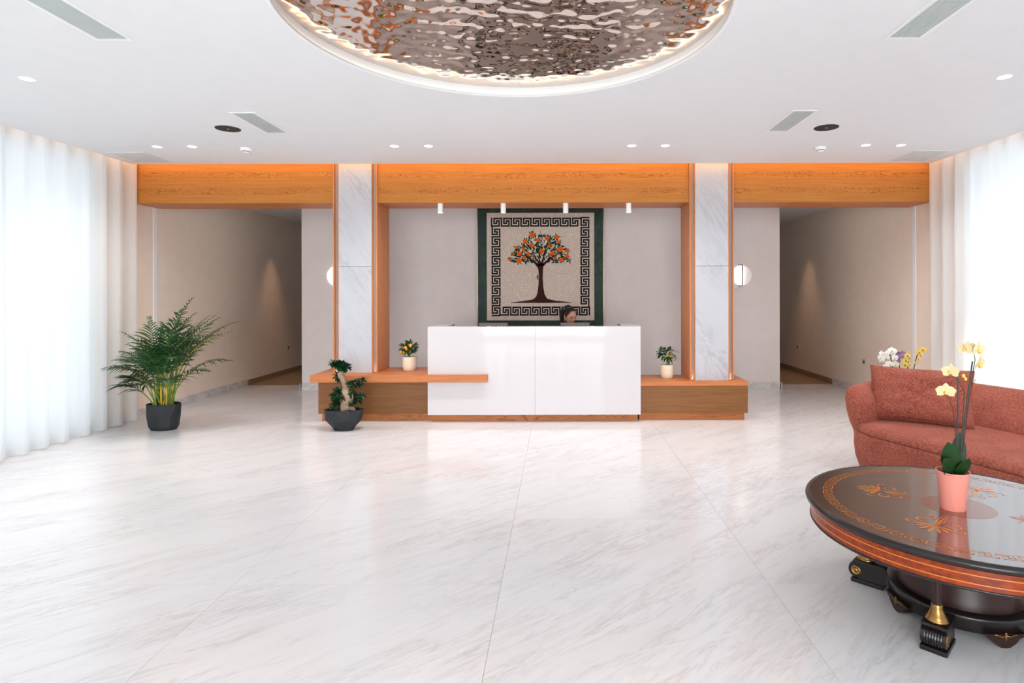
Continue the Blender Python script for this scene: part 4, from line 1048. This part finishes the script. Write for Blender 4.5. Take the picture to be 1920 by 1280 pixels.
for k in range(4):
    a = -PI / 2 + k * PI / 2; g = G()
    sh = [(-.085, .06), (-.075, .046), (-.06, .04), (-.045, .02), (-.02, .003), (0, 0), (.02, .003), (.045, .02), (.06, .04), (.075, .046), (.085, .06)]
    v = [(.293, y, z) for y, z in sh] + [(.24, y, z) for y, z in sh]; n = len(sh)
    g.add(v, [tuple(range(n)), tuple(range(2 * n - 1, n - 1, -1))] + [(i, (i + 1) % n, n + (i + 1) % n, n + i) for i in range(n)])
    o = g.build('bracket_foot', M['drum'], t); o.rotation_euler = (0, 0, a)
    g = G().sphere((.295, 0, .047), .009, 8, 6, (.5, .8, 1.6)).sphere((.295, 0, .062), .006, 8, 6, (.5, 1, 1))
    for s_ in (-1, 1): g.tube([(.296, 0, .055), (.296, s_ * .018, .05), (.296, s_ * .033, .056), (.294, s_ * .045, .058), (.293, s_ * .05, .053)], [.003, .004, .003, .003, .0015], 5)
    g.build('brass_mount', M['brass'], o, 'all')
# corner columns on scroll feet
for k in range(4):
    a = PI / 4 + k * PI / 2
    c = G().lathe([(.0195, zb_ - .008), (.0195, .165), (.0195, .15)], 20, (.40, 0, 0)).build('column_post', M['drum'], t, 'all'); c.rotation_euler = (0, 0, a)
    b = G().lathe([(.0205, .185), (.023, .18), (.022, .17), (.027, .155), (.034, .137), (.037, .133), (.037, .129), (.043, .124), (.044, .117), (.04, .1135), (0, .1135)], 28, (.40, 0, 0)).build('brass_collar', M['brass'], c, 'all')
    g = G().box(.30, .452, -.048, .048, .099, .113, .002).box(.30, .43, -.043, .043, .02, .0995).box(.31, .462, -.05, .05, 0, .02, .003)
    v = []
    g.lathe([(0, -.044), (.0285, -.044), (.0285, .044), (0, .044)], 1) if False else None
    n = 22; cx_, cz_ = .438, .062
    for y, r_ in ((-.046, .0), (-.046, .036), (.046, .036), (.046, .0)):
        v += [(cx_ + r_ * math.cos(2 * PI * i / n), y, cz_ + r_ * math.sin(2 * PI * i / n)) for i in range(n)]
    g.add(v, [(j * n + i, j * n + (i + 1) % n, (j + 1) * n + (i + 1) % n, (j + 1) * n + i) for j in range(3) for i in range(n)])
    ft = g.build('scroll_foot', M['ebony'], t, True); ft.rotation_euler = (0, 0, a)
    for j in range(7):
        y = -.030 + .01 * j; pts = [(cx_ + .037 * math.cos(w), y, cz_ + .037 * math.sin(w)) for w in [PI * .62 - PI * 1.15 * i / 12 for i in range(13)]]
        G().tube(pts, .0036, 5).build('rib', M['ebony'], ft)
    for s_ in (-1, 1):
        g = G(); v = []
        for r_, dy in ((0, .005), (.006, .005), (.009, .002), (.014, .002), (.017, .005), (.022, .004), (.025, 0)):
            v += [(cx_ + r_ * math.cos(2 * PI * i / 24), s_ * (.046 + dy), cz_ + r_ * math.sin(2 * PI * i / 24)) for i in range(24)]
        g.add(v, [(j * 24 + i, j * 24 + (i + 1) % 24, (j + 1) * 24 + (i + 1) % 24, (j + 1) * 24 + i) for j in range(6) for i in range(24)])
        g.build('brass_roundel', M['brass'], ft, 'all')

# ---------------------------------------------------------------- receptionist, seated behind the desk
PX, PY = at(1067, 590, 8.0).x, 8.02
ch_ = thing('office_chair', 'black office chair behind the reception desk', 'chair', (PX, PY + .12, 0))
G().box(-.24, .24, -.27, .2, .40, .46, .03).build('seat', M['trousers'], ch_)
G().box(-.22, .22, .19, .23, .52, .92, .02).build('backrest', M['trousers'], ch_)
G().tube([(0, .02, .06), (0, .02, .41)], .025, 12).build('column_post', M['chrome'], ch_)
G().tube([(0, .2, .43), (0, .25, .5), (0, .225, .6)], .018, 8).build('back_bracket', M['black'], ch_)
for k in range(5):
    a = 2 * PI * k / 5; l = G().tube([(0, .02, .08), (.27 * math.cos(a), .02 + .27 * math.sin(a), .055)], [.02, .014], 8).build('leg', M['black'], ch_)
    G().sphere((.27 * math.cos(a), .02 + .27 * math.sin(a), .027), .027, 10, 8).build('castor', M['black'], l)
per = thing('person', 'person with tied back black hair sitting behind the desk looking down', 'person', (PX, PY, 0), D2R(18))
def skinned(name, verts, edges, rad, mat, parent, root=0, lv=2):
    me = bpy.data.meshes.new(name); me.from_pydata(verts, edges, []); me.update()
    o = new_obj(name, me, mat, parent); o.modifiers.new('skin', 'SKIN')
    for i, r_ in enumerate(rad):
        d = me.skin_vertices[0].data[i]; d.radius = r_ if isinstance(r_, tuple) else (r_, r_); d.use_root = (i == root)
    s_ = o.modifiers.new('sub', 'SUBSURF'); s_.levels = s_.render_levels = lv
    o.modifiers['skin'].use_smooth_shade = True
    return o
V = [(0, .04, .52), (0, .04, .66), (0, .01, .84), (0, -.005, .97), (0, -.01, 1.03), (0, -.03, 1.09)]
Ed = [(0, 1), (1, 2), (2, 3), (3, 4), (4, 5)]; Rd = [(.16, .12), (.13, .10), (.15, .105), (.10, .07), (.05, .05), (.045, .048)]
for s_ in (-1, 1):
    b = len(V); V += [(s_ * .17, .0, .955), (s_ * .21, -.07, .76), (s_ * .17, -.28, .775), (s_ * .14, -.35, .775)]
    Ed += [(3, b), (b, b + 1), (b + 1, b + 2), (b + 2, b + 3)]; Rd += [.05, .042, .028, (.036, .016)]
    b = len(V); V += [(s_ * .09, 0, .53), (s_ * .11, -.42, .53), (s_ * .11, -.40, .1), (s_ * .12, -.52, .04)]
    Ed += [(0, b), (b, b + 1), (b + 1, b + 2), (b + 2, b + 3)]; Rd += [.085, .06, .042, .03]
body = skinned('body', V, Ed, Rd, M['skin'], per)
# fingers
for s_ in (-1, 1):
    for k, (dx, L) in enumerate(((-.027, .062), (-.009, .074), (.009, .07), (.027, .054))):
        x = s_ * .13 + dx
        G().tube([(x, -.345, .778), (x - s_ * .004, -.345 - L * .5, .785), (x - s_ * .006, -.345 - L * .85, .778), (x - s_ * .006, -.345 - L, .765)], [.0085, .008, .0072, .005], 8).build('finger', M['skin'], body, 'all')
    G().tube([(s_ * .105, -.30, .775), (s_ * .085, -.335, .773), (s_ * .078, -.365, .768)], [.011, .009, .006], 8).build('finger', M['skin'], body, 'all')
V2 = [(0, .04, .52), (0, .04, .66), (0, .01, .84), (0, -.005, .965), (0, -.008, 1.0)]; E2 = [(0, 1), (1, 2), (2, 3), (3, 4)]; R2 = [(.17, .13), (.142, .112), (.162, .117), (.112, .082), (.06, .058)]
for s_ in (-1, 1):
    b = len(V2); V2 += [(s_ * .17, .0, .95), (s_ * .212, -.07, .76), (s_ * .18, -.23, .77)]; E2 += [(3, b), (b, b + 1), (b + 1, b + 2)]; R2 += [.06, .053, .04]
skinned('blouse', V2, E2, R2, M['blouse'], per)
V3 = [(0, .04, .54), (0, .04, .60)]; E3 = [(0, 1)]; R3 = [(.17, .125), (.15, .115)]
for s_ in (-1, 1):
    b = len(V3); V3 += [(s_ * .09, 0, .53), (s_ * .11, -.42, .535), (s_ * .11, -.41, .14)]; E3 += [(0, b), (b, b + 1), (b + 1, b + 2)]; R3 += [.095, .075, .06]
skinned('trousers', V3, E3, R3, M['trousers'], per)
# head, bent down and turned
def head_surface(scale=1.0, only=None):
    g = G(); n, m = 40, 30; v = []
    for j in range(m + 1):
        th = PI * j / m
        for i in range(n):
            ph = 2 * PI * i / n
            x, y, z = math.sin(th) * math.sin(ph), -math.sin(th) * math.cos(ph), math.cos(th)   # -y is the face
            X = x * .074; Y = y * .094; Z = z * .116
            if z < 0: X *= 1 - .34 * (-z) ** 1.3; Y = Y * (1 - .18 * (-z)) - .014 * (-z)
            if y < 0:
                fx = abs(x)
                nose = math.exp(-(x / .13) ** 2) * (math.exp(-((z + .22) / .13) ** 2) * .024 + math.exp(-((z + .02) / .16) ** 2) * .010)
                Y -= nose
                Y -= math.exp(-(x / .22) ** 2) * math.exp(-((z + .52) / .08) ** 2) * .007
                Y -= math.exp(-(x / .2) ** 2) * math.exp(-((z + .86) / .12) ** 2) * .008
                Y += math.exp(-((fx - .38) / .17) ** 2) * math.exp(-((z - .03) / .12) ** 2) * .010
                Y -= math.exp(-((fx - .4) / .25) ** 2) * math.exp(-((z - .22) / .09) ** 2) * .004
            v.append((X * scale, Y * scale, Z * scale))
    f = [(j * n + i, j * n + (i + 1) % n, (j + 1) * n + (i + 1) % n, (j + 1) * n + i) for j in range(m) for i in range(n)]
    return g.add(v, f)
hd = head_surface().build('head', M['skin'], per, 'all')
hd.location = (0, -.045, 1.182); hd.rotation_euler = (D2R(20), D2R(-3), D2R(12))
hd.name = 'head'
g = G(); 
for s_ in (-1, 1): g.sphere((s_ * .075, .012, -.012), .03, 12, 8, (.35, .6, 1.05))
g.build('ear', M['skin'], hd, 'all')
for s_ in (-1, 1):
    G().sphere((s_ * .029, -.083, .002), .0125, 12, 8, (1.2, .55, .45)).build('eye', M['eye'], hd, 'all')
    G().tube([(s_ * .012, -.098, .021), (s_ * .03, -.096, .027), (s_ * .048, -.082, .019)], [.002, .0032, .0015], 6).build('eyebrow', M['hair'], hd, 'all')
G().tube([(-.024, -.098, -.062), (-.01, -.109, -.058), (0, -.110, -.060), (.01, -.109, -.058), (.024, -.098, -.062)], [.001, .004, .0045, .004, .001], 8).tube([(-.02, -.099, -.066), (0, -.109, -.069), (.02, -.099, -.066)], [.002, .005, .002], 8).build('lips', M['lips'], hd, 'all')
# hair: cap over the skull, high bun and a tail falling behind the ear
g = G(); n, m = 40, 18; v = []
for j in range(m + 1):
    for i in range(n):
        ph = 2 * PI * i / n; face = max(0, math.cos(ph)); lim = PI * (.62 - .40 * face ** .8); th = lim * j / m
        x, y, z = math.sin(th) * math.sin(ph), -math.sin(th) * math.cos(ph), math.cos(th)
        s_ = 1 + .012 * math.sin(ph * 26); v.append((x * .0815 * s_, y * .1015 * s_ + .002, z * .124))
g.add(v, [(j * n + i, j * n + (i + 1) % n, (j + 1) * n + (i + 1) % n, (j + 1) * n + i) for j in range(m) for i in range(n)])
g.sphere((-.015, .045, .105), .042, 16, 12, (1, 1, .8))
g.tube([(-.02, .085, .1), (-.045, .115, .05), (-.055, .12, -.03), (-.05, .105, -.12), (-.045, .09, -.20)], [.025, .035, .038, .03, .012], 12)
g.build('hair', M['hair'], hd, 'all')
